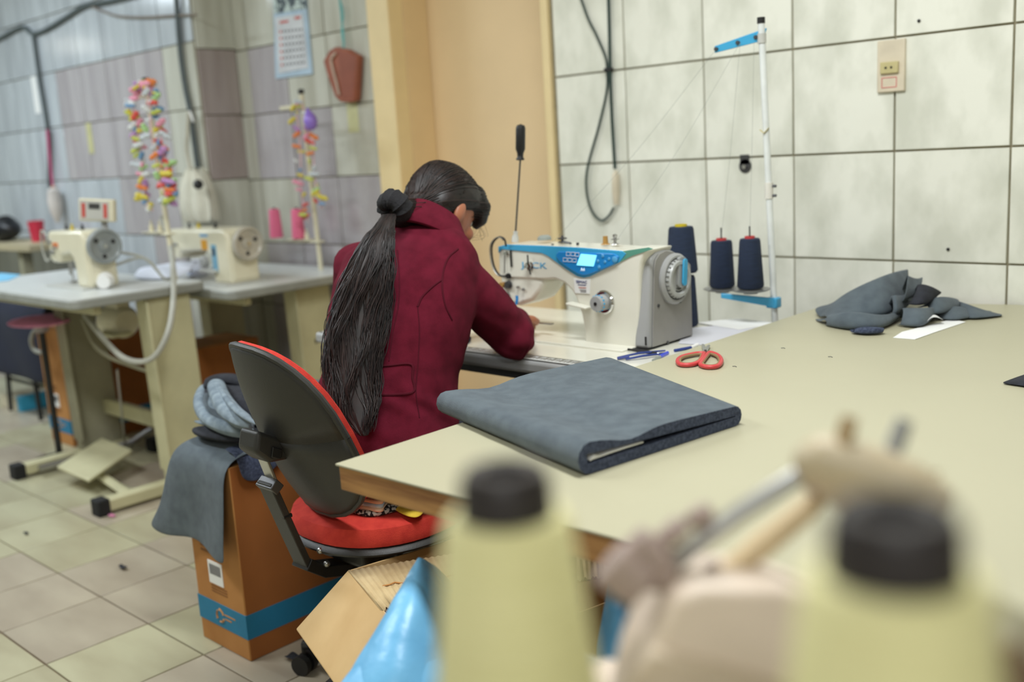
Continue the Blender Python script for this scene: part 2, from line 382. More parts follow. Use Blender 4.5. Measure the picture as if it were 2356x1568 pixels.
# ------------------------------------------------------------ sewing table in use (grey edge with a rule)
SZ = .77
sx0, sx1, sy0, sy1 = -2.625, -1.385, 1.845, 2.50
t = thing('sewing_table', 'white-topped sewing machine table with grey rounded edge and printed rule, behind the cutting table', 'table', (-2.0, 2.15, 0))
G().box((sx0, sy0, SZ-.036), (sx1, sy1, SZ-.001)).build('tabletop', grey, t, bevel=.010, seg=3)
G().box((sx0+.02, sy0+.052, SZ-.002), (sx1-.01, sy1-.02, SZ+.001)).build('white_surface', mw, t)
G().box((sx0+.05, sy0+.03, SZ-.062), (sx1-.03, sy1-.03, SZ-.036)).build('under_frame', darkt, t, bevel=.003)
G().box((sx0+.02, sy0+.006, SZ-.002), (sx1-.005, sy0+.050, SZ+.0012)).build('rule_strip', greym, t)
g = G(); x = sx0+.03; i = 0
while x < sx1-.01:
    L = .022 if i % 8 == 0 else (.014 if i % 4 == 0 else .009)
    g.box((x-.0006, sy0+.008, SZ+.001), (x+.0006, sy0+.008+L, SZ+.0019)); x += .0254/8; i += 1
o = g.build('rule_marks', white_s, t); o['kind'] = 'stuff'
for k in range(1, 46):
    xx = sx0+.03+.0254*k
    if xx < sx1-.02 and xx > -2.1:
        text(str(50-k), .017, frame((xx+.002, sy0+.036, SZ+.0012), (1, 0, 0), (0, 1, 0)), white_s, 'rule_number', t)
for lx in (-2.5, -1.66):
    G().box((lx-.035, 2.06, .06), (lx+.035, 2.20, SZ-.062)).build('leg', grey_l, t, bevel=.004)
    G().box((lx-.04, 1.86, 0), (lx+.04, 2.42, .06)).build('foot', grey_l, t, bevel=.006)
G().box((-2.48, 2.34, .2), (-1.68, 2.38, .26)).build('crossbar', grey_l, t, bevel=.004)
G().box((-1.80, 1.985, .645), (-1.52, 2.2, SZ-.062)).build('motor_housing', darkt, t, bevel=.02, seg=3)
# small steel leg with slotted face seen under the edge
P = at_z(1100, 905, .62)
G().box((-1.775, 1.90, .28), (-1.725, 1.96, SZ-.062)).build('slotted_post', grey_l, t, bevel=.003)
G().box((-1.763, 1.896, .52), (-1.747, 1.901, .62)).build('slot', black, t)

# ------------------------------------------------------------ the white and blue machine
FY = 2.08
def fp(zx, zy, y=FY): return at_y(1100+zx/3.7333, 480+zy/3.7333, y)      # point of the machine's front plane
def fps(l, y=FY): return [fp(a, b, y) for a, b in l]
t = thing('sewing_machine', 'white industrial sewing machine with blue control panel and grey end cover, in use', 'sewing machine', (-1.75, 2.16, SZ))
arm = [(172, 330), (240, 308), (530, 318), (900, 335), (1240, 360), (1452, 352), (1430, 392), (1402, 462), (1386, 580), (1382, 800), (1370, 1212), (1150, 1200), (915, 1180),
       (912, 1040), (885, 900), (862, 830), (838, 760), (800, 700), (740, 640), (660, 606), (570, 612), (300, 600), (176, 585)]
G().prism(fps(arm), (0, .11, 0)).build('arm_body', mw, t, bevel=.011, seg=3)
G().prism(fps([(172, 520), (420, 560), (572, 606), (560, 655), (540, 700), (470, 790), (350, 835), (232, 810), (205, 720)], FY+.004), (0, .10, 0)).build('needle_head', mw, t, bevel=.012, seg=3)
G().prism(fps([(1240, 352), (1448, 356), (1430, 392), (1402, 462), (1386, 580), (1382, 800), (1370, 1212), (1000, 1192), (1120, 700)], FY+.05), (0, .12, 0)).build('pillar', mw, t, bevel=.012, seg=3)
# blue face plate on the front
yb = FY-.003
G().prism(fps([(172, 325), (240, 306), (530, 316), (900, 335), (1235, 362), (1270, 385), (1215, 460), (1060, 530), (960, 582), (905, 592), (850, 580), (740, 510), (600, 408), (545, 382), (240, 352), (200, 350), (172, 380)], yb), (0, .004, 0)).build('blue_band', mblue, t, bevel=.0012)
G().prism(fps([(1240, 364), (1275, 390), (1215, 460), (1320, 405), (1500, 346), (1460, 332)], yb+.0008), (0, .004, 0)).build('green_band', mgreen, t)
pn = [(672, 385), (690, 368), (1160, 385), (1205, 410), (1195, 450), (1150, 485), (960, 562), (905, 574), (860, 562), (760, 500), (690, 445), (668, 410)]
cp = G().prism(fps(pn, yb-.004), (0, .004, 0)).build('control_panel', mblue2, t, bevel=.0015)
G().prism(fps([(882, 388), (1015, 400), (988, 494), (846, 484)], yb-.006), (0, .002, 0)).build('screen', cyan_e, cp)
for a, b in ((775, 388), (815, 390), (852, 394), (748, 438), (788, 440), (828, 444)):
    g = G(); P = fps([(a-16, b-16), (a+16, b-15), (a+14, b+15), (a-18, b+14)], yb-.0052)
    for i in range(4): g.cyl(P[i], P[(i+1) % 4], .0006, n=4)
    g.build('key', white_s, cp)
for a, b, r in ((1072, 405, .0042), (1030, 448, .004), (1090, 455, .004), (1040, 500, .0045), (1175, 435, .0085), (1125, 430, .004)):
    P = fp(a, b, yb-.004); G().lathe(P, (0, -1, 0), [(0, 0), (r, 0), (r, .0012), (r*.8, .002), (0, .002)], 16).build('button', mat('button_blue', (96, 176, 228), .2), cp)
Mf = lambda p: frame(p, (1, 0, 0), (0, 0, 1))
text('A4', .012, Mf(fp(898, 523, yb-.0045)), white_e, 'model_mark', cp)
text('JACK', .0235, Mf(fp(480, 488, FY-.0005)), mblue, 'maker_lettering', t, sx=1.75)
st = G().prism(fps([(820, 598), (962, 606), (956, 730), (832, 722)], FY-.0022), (0, .002, 0)).build('sticker', white_s, t)
text('SEMAC', .0105, Mf(fp(888, 630, FY-.0028)), print_b, 'sticker_word', st, sx=1.15)
for k, (yy, mm) in enumerate(((655, print_b), (678, print_r), (698, print_g), (712, print_g))):
    G().cbox(fp(892+k*4, yy, FY-.0028), (.028-.003*k, .0004, .0018)).build('sticker_line', mm, st)
# stitch length dial
P = fp(1088, 800, FY-.001)
G().lathe(P, (0, -1, 0), [(0, 0), (.0315, 0), (.0315, .004), (.028, .007), (0, .007)], 32).build('dial_ring', chrome, t)
G().lathe(P+V((-.002, -.006, 0)), (0, -1, 0), [(0, 0), (.021, 0), (.021, .022), (.019, .030), (0, .031)], 28).build('dial_knob', grey, t)
g = G()
for k in range(14):
    a = 2*PI*k/14; g.ball(P+V((-.002+.0200*math.cos(a), -.026, .0200*math.sin(a))), .0036, 6, 4)
g.build('dial_grip', mblue, t)
G().lathe(P+V((-.002, -.0365, 0)), (0, -1, 0), [(0, 0), (.005, 0), (.005, .0015), (0, .0015)], 12).build('dial_hole', black, t)
# reverse lever
G().prism(fps([(748, 806), (925, 850), (918, 866), (860, 852), (752, 830)], FY-.03), (0, .028, 0)).build('feed_lever', mw, t, bevel=.003)
# grey end cover and handwheel (right end)
EX = -1.555
ey0, ey1 = FY-.002, 2.262
def ec(zx, zy, x=EX+.034): return at_x(1100+zx/3.7333, 480+zy/3.7333, x)
prof = [(FY-.004, SZ+.003)]+[(q.y, q.z) for q in [ec(a, b) for a, b in ((1478, 500), (1490, 425), (1530, 368), (1590, 338), (1660, 350), (1760, 404), (1826, 464))]]
prof.append((prof[-1][0], SZ+.003))
ecv = G().prism([(EX-.012, a, b) for a, b in prof], (.046, 0, 0)).build('end_cover', grey, t, bevel=.009, seg=3)
G().prism([(EX+.034, FY+.014+(a-FY)*.90, SZ+.004+(b-SZ)*.96) for a, b in prof], (.004, 0, 0)).build('cover_plate', mat('cover_grey_plate', (150, 148, 144), .4), t, bevel=.002)
hc = ec(1688, 600, EX+.04); hc = V((EX+.036, hc.y, hc.z))
G().lathe(hc, (1, 0, 0), [(0, 0), (.066, 0), (.066, .008), (.060, .014), (.055, .014), (.055, .004), (0, .004)], 40).build('handwheel_shroud', grey, t)
hw = G().lathe(hc+V((.004, 0, 0)), (1, 0, 0), [(0, 0), (.051, 0), (.051, .012), (.046, .020), (.038, .020), (.034, .012), (.022, .010), (0, .010)], 36).build('handwheel', mat('wheel_silver', (182, 184, 182), .3), t)
g = G()
for k in range(26):
    a = 2*PI*k/26; g.cbox(hc+V((.014, .0505*math.cos(a), .0505*math.sin(a))), (.012, .003, .003), Matrix.Rotation(a, 4, 'X'))
g.build('grip_rib', greym, hw)
for k, r in enumerate((.018, .026, .033)):
    g = G(); g.tube([hc+V((.0175, -r*math.cos(a), -r*math.sin(a))) for a in [PI*.35+.1*j for j in range(9)]], .0014, 5); g.build('vent_slot', black, hw)
hb = G(); Mh = Matrix.Translation(hc+V((.024, .014, .016))) @ Matrix.Rotation(math.radians(-6), 4, 'X')
prof2 = [(0+.009*math.cos(a), (.026 if math.sin(a) > 0 else -.026)+.009*math.sin(a)) for a in [2*PI*k/16+.01 for k in range(16)]]
hb.prism([Mh @ V((0, a, b)) for a, b in prof2], (.005, 0, 0)).build('handle_bar', mblue, hw, bevel=.001)
G().prism([Mh @ V((-.012, a*1.9-.004, b*1.15)) for a, b in prof2], (.010, 0, 0)).build('handle_well', grey, hw, bevel=.001)
for a, b in ((1545, 832), (1625, 1148), (1730, 795)):
    G().lathe(ec(a, b, EX+.037), (1, 0, 0), [(0, 0), (.0045, 0), (.0045, .003), (0, .003)], 10).build('screw', steel_d, t)
G().cbox(ec(1440, 1135, EX+.03)*1, (.004, .003, .022)).build('port', black, t)
G().box((EX-.03, FY-.012, SZ+.0005), (EX+.036, 2.27, SZ+.004)).build('base_gasket', black, t)
# bed plate
G().box((-2.06, FY-.055, SZ+.0005), (EX-.01, 2.26, SZ+.006)).build('bed_plate', mw, t, bevel=.002)
G().cbox(fp(580, 985, FY+.02)+V((0, 0, .001)), (.05, .012, .004)).build('slide_plate', steel, t)
# top fittings
tz = fp(700, 300).z
def topf(zx, zy, y=FY+.06): return at_y(1100+zx/3.7333, 480+zy/3.7333, y)
G().lathe(V((topf(570, 268).x, FY+.06, tz+.002)), (0, 0, 1), [(0, 0), (.020, 0), (.019, .008), (.012, .013), (0, .014)], 20).build('oil_gauge', glassg, t)
p = topf(725, 280); p.z = topf(725, 290).z
G().lathe(p, (0, 0, 1), [(0, 0), (.012, 0), (.012, .003), (.004, .004), (.004, .009), (.013, .010), (.013, .013), (.004, .015), (.003, .02), (0, .02)], 16).build('bobbin_winder', steel_d, t)
G().tube([p+V((.004, -.005, .003)), p+V((.04, -.012, .0))], .003, 6).build('winder_lever', steel_d, t)
p = topf(1095, 306); G().lathe(p, (0, 0, 1), [(0, 0), (.013, 0), (.012, .002), (.0075, .003), (.0065, .020), (.0065, .022), (0, .022)], 16).build('oil_cap', amber, t)
p = topf(1178, 306); G().lathe(p, (0, 0, 1), [(0, 0), (.011, 0), (.010, .002), (.004, .004), (.004, .012), (.011, .013), (.011, .0145), (.004, .016), (.006, .020), (.006, .026), (0, .028)], 16).build('tension_post', steel, t)
for a, b in ((640, 310), (855, 300), (1090, 348)):
    p = topf(a, b, FY+.03); G().lathe(p, (0, 0, 1), [(0, -.004), (.004, -.004), (.004, .003), (0, .003)], 8).build('screw', steel_d, t)
# left end fittings
hose = spline([fp(240, 320, FY-.01), fp(225, 260, FY-.02), fp(175, 245, FY-.02), fp(125, 300, FY-.02), fp(118, 390, FY-.02), fp(140, 500, FY-.02), fp(185, 570, FY-.015), fp(240, 580, FY-.006)])
G().tube(hose, .0028, 8).build('lamp_cable', black, t)
G().tube([q+V((-.004, -.003, 0)) for q in hose[6:]], .0016, 6).build('thread_guard_wire', steel, t)
for zx, zy, r, l, m in ((255, 380, .007, .012, chrome), (225, 650, .0085, .014, amber), (270, 650, .011, .012, steel_d), (270, 575, .008, .01, black), (250, 755, .012, .02, steel_d), (350, 670, .004, .008, chrome), (395, 690, .004, .006, steel)):
    G().lathe(fp(zx, zy, FY+.002), (0, -1, 0), [(0, 0), (r, 0), (r, l*.4), (r*.6, l*.5), (r*.9, l), (0, l)], 16).build('thread_guide', m, t)
G().box(fp(278, 500, FY-.006), fp(292, 350, FY+.002)).build('take_up_slot', black, t)
G().tube(fps([(228, 370), (228, 550)], FY-.006), .0018, 6).build('guide_rail', steel, t)
g = G(); g.tube(fps([(425, 395), (428, 460), (440, 520), (450, 565)], FY-.012), .0022, 6); g.build('tension_wire', black, t)
G().lathe(fp(450, 490, FY), (0, -1, 0), [(0, 0), (.0125, 0), (.0125, .003), (.008, .005), (.0105, .010), (.0105, .012), (.005, .014), (.005, .022), (0, .022)], 20).build('tension_disc', chrome, t)
G().tube([fp(332, 745, FY-.01), fp(335, 775, FY-.01), fp(330, 820, FY-.01)], .0042, 8).build('blue_lever', mblue2, t)
G().tube(spline(fps([(570, 630), (555, 690), (500, 765)], FY+.10)), .0022, 6).build('knee_lifter_wire', black, t)
nb = fp(280, 800, FY+.045)
G().cyl(nb, (nb.x, nb.y, SZ+.03), .004).build('needle_bar', steel, t); G().cyl((nb.x, nb.y, SZ+.035), (nb.x, nb.y, SZ+.008), .001, n=6).build('needle', steel, t)
G().box((nb.x-.010, nb.y-.02, SZ+.007), (nb.x+.010, nb.y+.012, SZ+.012)).build('presser_foot', steel, t, bevel=.001)
# thread-guide post: upright rod with black handle
r0_ = fp(318, 272, FY+.05); r1_ = at_y(1197, 368, FY+.05)
t = thing('guide_rod', 'long thin thread-guide post with black handle standing upright on the white machine', 'guide_rod', r0_)
G().lathe(r0_, (r1_-r0_), [(0, -.004), (.0105, -.004), (.009, .012), (.006, .018), (.007, .026), (0, .027)], 14).build('socket_cup', grey_l, t)
G().cyl(r0_, r1_, .0026, n=8).build('shaft', steel_d, t)
L = (at_y(1198, 285, FY+.05)-r1_).length
G().lathe(r1_, (at_y(1198, 285, FY+.05)-r1_), [(0, 0), (.0115, 0), (.0115, .004), (.0085, .008), (.009, .018), (.0135, .03), (.0135, L-.012), (.011, L-.004), (0, L)], 12).build('handle', black, t)

# ------------------------------------------------------------ things on the sewing table
def rodpts(o, a, b, r, n=8): return o.tube([a, b], r, n)
za = SZ+.005
t = thing('tweezers', 'dark blue tweezers lying by the foot of the white machine', 'tweezers', at_z(1470, 818, SZ+.001))
for k, (a, b, c) in enumerate((((1422, 822), (1470, 812), (1530, 806)), ((1440, 826), (1480, 818), (1535, 812)))):
    G().tube([at_z(*a, za), at_z(*b, za+.004), at_z(*c, za)], [.0035, .0045, .003], 8, flat=.7).build('blade', print_b, t)
G().tube([at_z(1420, 824, za), at_z(1448, 820, za+.003)], .0052, 8, flat=.7).build('grip', mat('deep_blue', (30, 50, 130), .35), t)
t = thing('seam_ripper', 'small dark seam ripper under the corner of the white machine', 'seam ripper', at_z(1490, 808, SZ+.001))
G().tube([at_z(1445, 803, za), at_z(1500, 811, za), at_z(1512, 812, za)], [.003, .0045, .003], 8).build('handle', black, t)
G().tube([at_z(1512, 812, za), at_z(1530, 814, za)], [.002, .0008], 6).build('tip', steel, t)
t = thing('ballpoint_pen', 'blue capped pen lying at the edge of the cutting table beside the machine', 'pen', at_z(1525, 820, SZ+.001))
G().tube([at_z(1503, 829, za), at_z(1520, 819, za)], .004, 8).build('barrel', glassg, t); G().tube([at_z(1518, 820, za), at_z(1536, 811, za)], .0045, 8).build('cap', mat('pen_blue', (60, 80, 230), .25, coat=.5), t)
t = thing('ballpoint_pen', 'navy pen lying on the papers behind the grey end of the machine', 'pen', at_z(1575, 801, SZ+.001))
G().tube([at_z(1552, 806, za), at_z(1590, 799, za)], .004, 8).build('barrel', print_b, t); G().tube([at_z(1590, 799, za), at_z(1605, 792, za)], .004, 8).build('cap', white_s, t)
def paper(name, pts, z, label, m=white_s, th=.0012, cat='paper'):
    o = G().prism([at_z(a, b, z) for a, b in pts], (0, 0, th)).build(name, m); return tag(o, label, cat)
paper('paper_sheet', [(1590, 755), (1690, 745), (1760, 757), (1640, 795), (1560, 790)], SZ+.002, 'grey-white paper sheet on the sewing table right of the machine', mat('paper_grey', (214, 214, 222), .8, var=.02))
paper('paper_sheet', [(1600, 742), (1700, 733), (1800, 745), (1700, 758)], SZ+.0036, 'bright white paper sheet under the navy thread cones')

# ------------------------------------------------------------ thread stand with pole
def cone(name, p, r0, r1, h, m, cap, label, group=None, hole=True, capname='tube_tip', tip=.008, axis=(0, 0, 1), cr=.5):
    t = thing(name, label, 'thread cone', p, group=group)
    G().lathe(V(p)+V(axis)*.002, axis, [(0, 0), (r0*.9, 0), (r0, .006), (r1*1.02, h-.008), (r1*.93, h-.001), (r1*.4, h)], 28).build('thread', m, t)
    G().lathe(V(p)+V(axis)*(h-.006), axis, [(0, 0), (r1*cr, 0), (r1*cr, tip+.006), (r1*cr*.75, tip+.006), (r1*cr*.7, 0)], 20).build(capname, cap, t)
    return t
base = at_z(1783, 740, SZ)+V((0, .0, 0))
t = thing('thread_stand', 'white pole thread stand with blue arms rising beside the navy cones', 'thread stand', base)
ptop = at_y(1751, 45, base.y); 
G().cyl(base, ptop, .0092, n=20).build('pole', mat('pole_white', (232, 236, 234), .25, coat=.3), t)
G().cyl(ptop-V((0, 0, .010)), ptop+V((0, 0, .006)), .0108, n=16).build('pole_cap', black, t)
def polep(py):
    f = (py-45)/(740-45); return ptop.lerp(base, f)
j = polep(430); G().cyl(j+V((0, 0, .022)), j-V((0, 0, .022)), .0118, n=16).build('pole_joint', white_p, t)
for dz in (.012, -.014): G().cyl(j+V((.012, 0, dz)), j+V((.022, 0, dz)), .004, n=8).build('joint_screw', steel_d, t)
a = polep(80); e = at_y(1644, 114, base.y-.06)
d = (e-a).normalized(); 
G().loft([[a+V((0, 0, .016))-d*.012, a+V((0, 0, -.014))-d*.002, a+V((0, .005, -.014))-d*.002, a+V((0, .005, .016))-d*.012], [e+V((0, 0, .009)), e+V((0, 0, -.009)), e+V((0, .005, -.009)), e+V((0, .005, .009))]], smooth=False).build('upper_arm', mblue, t, bevel=.001)
for f in (.12, .5, .96): G().cyl(a.lerp(e, f)+V((0, -.005, 0)), a.lerp(e, f)+V((0, .006, 0)), .0052, n=12).build('thread_eyelet', steel_d, t)
G().cyl(a+V((0, 0, -.02)), a+V((0, 0, .005)), .012, n=14).build('arm_clamp', grey_l, t)
j = polep(292); G().tube([j+V((-.012, -.011, .002)), j+V((.0, -.012, -.008)), j+V((.012, -.006, .006))], .004, 6, flat=.4).build('tape_scrap', sock2, t)
a = polep(693); e = at_y(1658, 680, base.y-.10)
d = e-a
G().prism([a+V((.012, -.012, .014)), a+V((.012, -.012, -.013)), e+V((0, 0, -.007)), e+V((0, 0, .007))], (0, .006, 0)).build('lower_arm', mblue, t, bevel=.002)
G().cbox(a+V((.0, -.002, .0)), (.034, .03, .03)).build('arm_clamp', mblue, t, bevel=.004)
c1 = at_y(1662, 663, base.y-.02); c2 = at_y(1727, 665, base.y-.06)
for c in (c1, c2):
    G().lathe(c-V((0, 0, .004)), (0, 0, 1), [(0, 0), (.047, 0), (.054, .003), (.054, .005), (.045, .005), (0, .004)], 32).build('cone_plate', greym, t)
    G().cyl(c, c+V((0, 0, .175)), .0022, n=8).build('spindle', steel_d, t)
    G().cyl(c-V((0, 0, .012)), c, .02, n=14).build('plate_hub', grey, t)
cone('thread_cone', c1+V((0, 0, .002)), .036, .030, .135, navy, redp, 'navy thread cone with red core on the stand, farther from the pole', 'navy cones on the thread stand')
cone('thread_cone', c2+V((0, 0, .002)), .037, .028, .138, navy, redp, 'navy thread cone with red core on the stand, nearest the white pole', 'navy cones on the thread stand')
lo = at_z(1576, 750, SZ+.004)
cone('thread_cone', lo, .038, .031, .142, navy, yel, 'lower navy thread cone standing on the table behind the machine', 'stacked navy cones')
up_ = at_y(1570, 628, lo.y); 
cone('thread_cone', V((lo.x-.004, lo.y, lo.z+.150)), .0435, .034, .128, navy, yel, 'upper navy thread cone with yellow core stacked behind the machine', 'stacked navy cones')
G_ = G(); G_.cyl(V((lo.x, lo.y, lo.z+.128)), V((lo.x-.003, lo.y, lo.z+.152)), .012, n=12); tag(G_.build('cone_core', yel), 'yellow cone core between the two stacked navy thread cones', 'cone core')
# threads running from the stand to the machine
ar = at_y(1644, 118, base.y-.06); am = at_y(1703, 98, base.y-.04)
for k, (a, b, l) in enumerate(((c1+V((0, 0, .145)), am, 'navy thread rising from the farther cone to the blue arm'), (c2+V((0, 0, .145)), at_y(1735, 86, base.y), 'navy thread rising from the nearer cone to the blue arm'),
        (am, topf(1178, 290), 'fine thread slanting from the blue arm to the machine top'), (ar, topf(640, 290), 'fine thread slanting from the arm tip to the far end of the machine top'))):
    m = (a+b)/2; m = m-V((0, 0, .02))
    tag(G().tube(spline([a, m, b], 5), .00035, 4).build('thread', mat('thread_grey', (140, 146, 140), .8)), l, 'thread')

# ------------------------------------------------------------ scissors
t = thing('thread_snips', 'small thread snips with red plastic loop handles on the cutting table', 'scissors', at_z(1620, 830, TZ))
piv = at_z(1623, 808, TZ+.007)
for k, (pts, bl) in enumerate((([(1620, 812), (1601, 813), (1570, 820), (1559, 829), (1566, 838), (1592, 838), (1612, 829)], (1617, 792)),
                               ([(1630, 812), (1616, 830), (1612, 839), (1630, 844), (1652, 841), (1660, 829), (1652, 817), (1636, 811)], (1632, 794)))):
    P = [at_z(a, b, TZ+.0062) for a, b in pts]; c = sum(P, V())/len(P)
    s = spline(P+[P[0]], 5)
    h = G().tube(s, .0048, 10).build('handle_loop', redp, t)
    G().tube(spline([c+(q-c)*.82 for q in P]+[c+(P[0]-c)*.82], 5), .0032, 6).build('finger_pad', mat('worn_pad', (150, 122, 84), .7), h)
    e = at_z(bl[0], bl[1], TZ+.004)
    dd = (e-piv).normalized(); nn = dd.cross(V((0, 0, 1)))
    G().prism([piv-dd*.008+nn*.005, piv-dd*.008-nn*.005, e-dd*.01-nn*.004, e, e-dd*.01+nn*.003], (0, 0, .002)).build('blade', steel, t)
G().cyl(piv-V((0, 0, .001)), piv+V((0, 0, .004)), .003, n=10).build('pivot', steel_d, t)

# ------------------------------------------------------------ folded cloth stack on the corner
t = thing('folded_cloth', 'thick folded grey denim cloth lying on the near corner of the cutting table', 'cloth', (-1.2, 1.36, TZ))
Lf, Bk, Rg, Fr = V((-1.44, 1.285, TZ)), V((-1.335, 1.69, TZ)), V((-.918, 1.512, TZ)), V((-.968, 1.148, TZ))
# section from front fold to right fold at the open side; lofted to the far closed side
def ring(a, b, h0, h1, th, gap):
    d = (b-a); L = d.length; d = d/L; pts_o = []; pts_i = []
    N = 16
    for k in range(N+1):      # top, a -> b
        f = k/N; hh = h0*(1-f)+h1*f; hh -= .012*math.exp(-((f-.25)/.14)**2)
        pts_o.append(a+d*(L*(.035+.93*f))+V((0, 0, hh)))
    for k in range(1, 6):
        an = PI*k/6; pts_o.append(b-d*(L*.035)+d*(math.sin(an)*h1*.5)+V((0, 0, h1*.5+math.cos(an)*h1*.5)))
    for k in range(N+1): f = 1-k/N; pts_o.append(a+d*(L*(.035+.93*f))+V((0, 0, .001)))
    for k in range(1, 6):
        an = PI*k/6; pts_o.append(a+d*(L*.035)-d*(math.sin(an)*h0*.5)+V((0, 0, h0*.5-math.cos(an)*h0*.5)))
    return pts_o
rings = []
for k in range(13):
    f = k/12; a = Fr.lerp(Lf, f); b = Rg.lerp(Bk, f)
    jit = .0025*math.sin(k*2.1)
    rings.append(ring(a, b, .052-.008*f+jit*.5, .036+.012*f, .02, 0))
body = G(); body.loft(rings, cap=False); 
body.build('outer_layer', denim, t)
# end faces: band following the section, with a hollow at the front fold
def endface(rg, f0, dirn, m, nm):
    n = len(rg); g = G(); cz = TZ
    a = f0[0]; b = f0[1]; d = (b-a).normalized(); L = (b-a).length
    inner = []
    for p in rg:
        s = (p-a).dot(d); h = p.z-TZ; mid = .5*(.050*(1-s/L)+.036*(s/L))
        f = max(0, min(1, s/L)); ope = .0075*(1-f)**1.2+.0008
        ns = min(max(s, .006), L-.012)
        inner.append(a+d*ns+V((0, 0, mid+(ope if h > mid else -ope)))+dirn*0)
    rv = [[g._v(p) for p in rg], [g._v(p+dirn*.0) for p in inner], [g._v(p-dirn*.05) for p in inner]]
    for A, B in zip(rv, rv[1:]):
        for i in range(n): g.face([A[i], A[(i+1) % n], B[(i+1) % n], B[i]], True)
    g.face(rv[2]); g.build(nm, m, t, sharp=60)
out = (Fr-Lf).normalized()
endface(rings[0], (Fr, Rg), out, denim_d, 'cut_edge'); endface(rings[-1], (Lf, Bk), -out, denim_d, 'cut_edge')
d = (Rg-Fr).normalized()
rib = [(.014, .021), (.022, .0265), (.035, .0245), (.022, .0235), (.016, .0215), (.05, .0235), (.09, .0240), (.13, .0235)]
G().grid([[Fr+d*s+V((0, 0, h))+out*o_ for s, h in rib] for o_ in (-.002, -.06)]).build('white_interlining', white_s, t, solid=.0022)

# ------------------------------------------------------------ heap of scraps on the far part of the table
def cloth(name, rows, m, label=None, cat=None, th=.0022, sub=2, group=None, parent=None, jit=.0):
    g = G(); g.grid([[V(p)+V((random.uniform(-1, 1), random.uniform(-1, 1), random.uniform(-1, 1)))*jit for p in r] for r in rows])
    o = g.build(name, m, parent, solid=th, sub=sub, sharp=180)
    if label: tag(o, label, cat, group)
    return o
def fold(a, b, wv, prof, n=9, wav=.003, ph=0.):
    """rows across wv; prof = list of (fraction along a->b, height)"""
    a, b, wv = V(a), V(b), V(wv); rows = []
    for i in range(n):
        f = i/(n-1)
        rows.append([a.lerp(b, s)+wv*f+V((0, 0, max(h*(1+.12*math.sin(ph+f*5+s*3)), .0025 if h < .006 else .004)+wav*math.sin(ph+f*9+s*7)*min(1, h*60))) for s, h in prof])
    return rows

bdir = V((-.62, .78, 0)).normalized()
hg = 'cut denim scraps heaped on the table'
def dep(p): return (p-V((0, 0, H))).dot(fw)
def tent(front, ridge, m, label, lean=.03, bulge=.012, back=.06, zb=TZ+.004, th=.0025, seed=1, foot=None):
    """front, ridge = equally long pixel lists; front edge lies at height zb, ridge leans back by `lean`"""
    rnd = random.Random(seed); F = [at_z(a, b, zb) for a, b in front]; n = len(F); Rg_ = []
    for i, (a, b) in enumerate(ridge): Rg_.append(at_d(a, b, dep(F[i])+lean))
    dn = V((-.69, .72, 0)); rows = [[p+dn*.03+V((0, 0, 0)) for p in F], [p+V((0, 0, 0)) for p in F]]
    for f, bl_ in ((.2, .8), (.45, 1), (.7, .8), (.9, .4)):
        rows.append([F[i].lerp(Rg_[i], f)-dn*bulge*bl_+dn*rnd.uniform(-.003, .003)+V((0, 0, .004*bl_)) for i in range(n)])
    rows.append([p+V((0, 0, rnd.uniform(-.001, .001))) for p in Rg_])
    rows.append([p+dn*back*.35-V((0, 0, .012+.3*(p.z-zb)*.5)) for p in Rg_])
    rows.append([V((p.x, p.y, zb))+dn*back for p in Rg_])
    return cloth('denim_scrap', rows, m, label, 'cloth', th=th, group=hg)
zt1 = TZ+.004
tent([(1900, 748), (1940, 757), (1985, 760), (2025, 757), (2048, 748), (2066, 735)], [(1893, 735), (1930, 716), (1980, 716), (2020, 724), (2050, 722), (2072, 715)], denim, 'rolled denim fold lying lowest at the left of the scrap heap', lean=.02, bulge=.012, back=.10, seed=2)
tent([(1900, 736), (1940, 728), (1990, 727), (2030, 728), (2062, 718), (2084, 700)], [(1894, 727), (1918, 692), (1958, 665), (2008, 641), (2050, 624), (2090, 616)], denim, 'big grey denim fold rising to a peak at the left of the scrap heap', lean=.085, bulge=.016, back=.10, zb=TZ+.018, seed=3)
tent([(2052, 722), (2064, 726), (2080, 716), (2092, 700), (2104, 688)], [(2050, 680), (2058, 676), (2072, 680), (2090, 674), (2108, 676)], denim, 'curled denim edge wrapping the right end of the big grey fold', lean=.012, bulge=.010, back=.05, zb=TZ+.022, seed=4)
tent([(2078, 695), (2088, 690), (2100, 686), (2112, 680)], [(2088, 630), (2100, 637), (2113, 640), (2123, 636)], denim, 'narrow denim strip standing up behind the peak of the heap', lean=.07, bulge=.008, back=.05, zb=TZ+.05, seed=5)
tent([(2090, 700), (2110, 704), (2130, 702), (2142, 694)], [(2112, 652), (2125, 651), (2150, 660), (2168, 672)], denim_k, 'black-backed denim scrap turned up behind the grey fold', lean=.05, bulge=.010, back=.06, zb=TZ+.045, seed=6)
tent([(2068, 748), (2090, 752), (2116, 753), (2130, 748), (2142, 735)], [(2075, 708), (2095, 706), (2120, 708), (2140, 706), (2160, 702)], denim, 'flat grey denim scrap at the front centre of the heap', lean=.04, bulge=.012, back=.08, seed=7)
tent([(2135, 722), (2150, 724), (2170, 722), (2190, 715), (2205, 708)], [(2130, 700), (2142, 684), (2165, 680), (2190, 684), (2204, 688)], denim, 'grey denim scrap with ragged edge right of the heap centre', lean=.04, bulge=.008, back=.07, zb=TZ+.02, seed=8)
tent([(2125, 722), (2150, 732), (2180, 737), (2210, 737), (2240, 730)], [(2130, 712), (2155, 706), (2180, 705), (2215, 702), (2245, 720)], denim, 'grey denim scrap with dark curled end at the front right of the heap', lean=.05, bulge=.006, back=.06, seed=9)
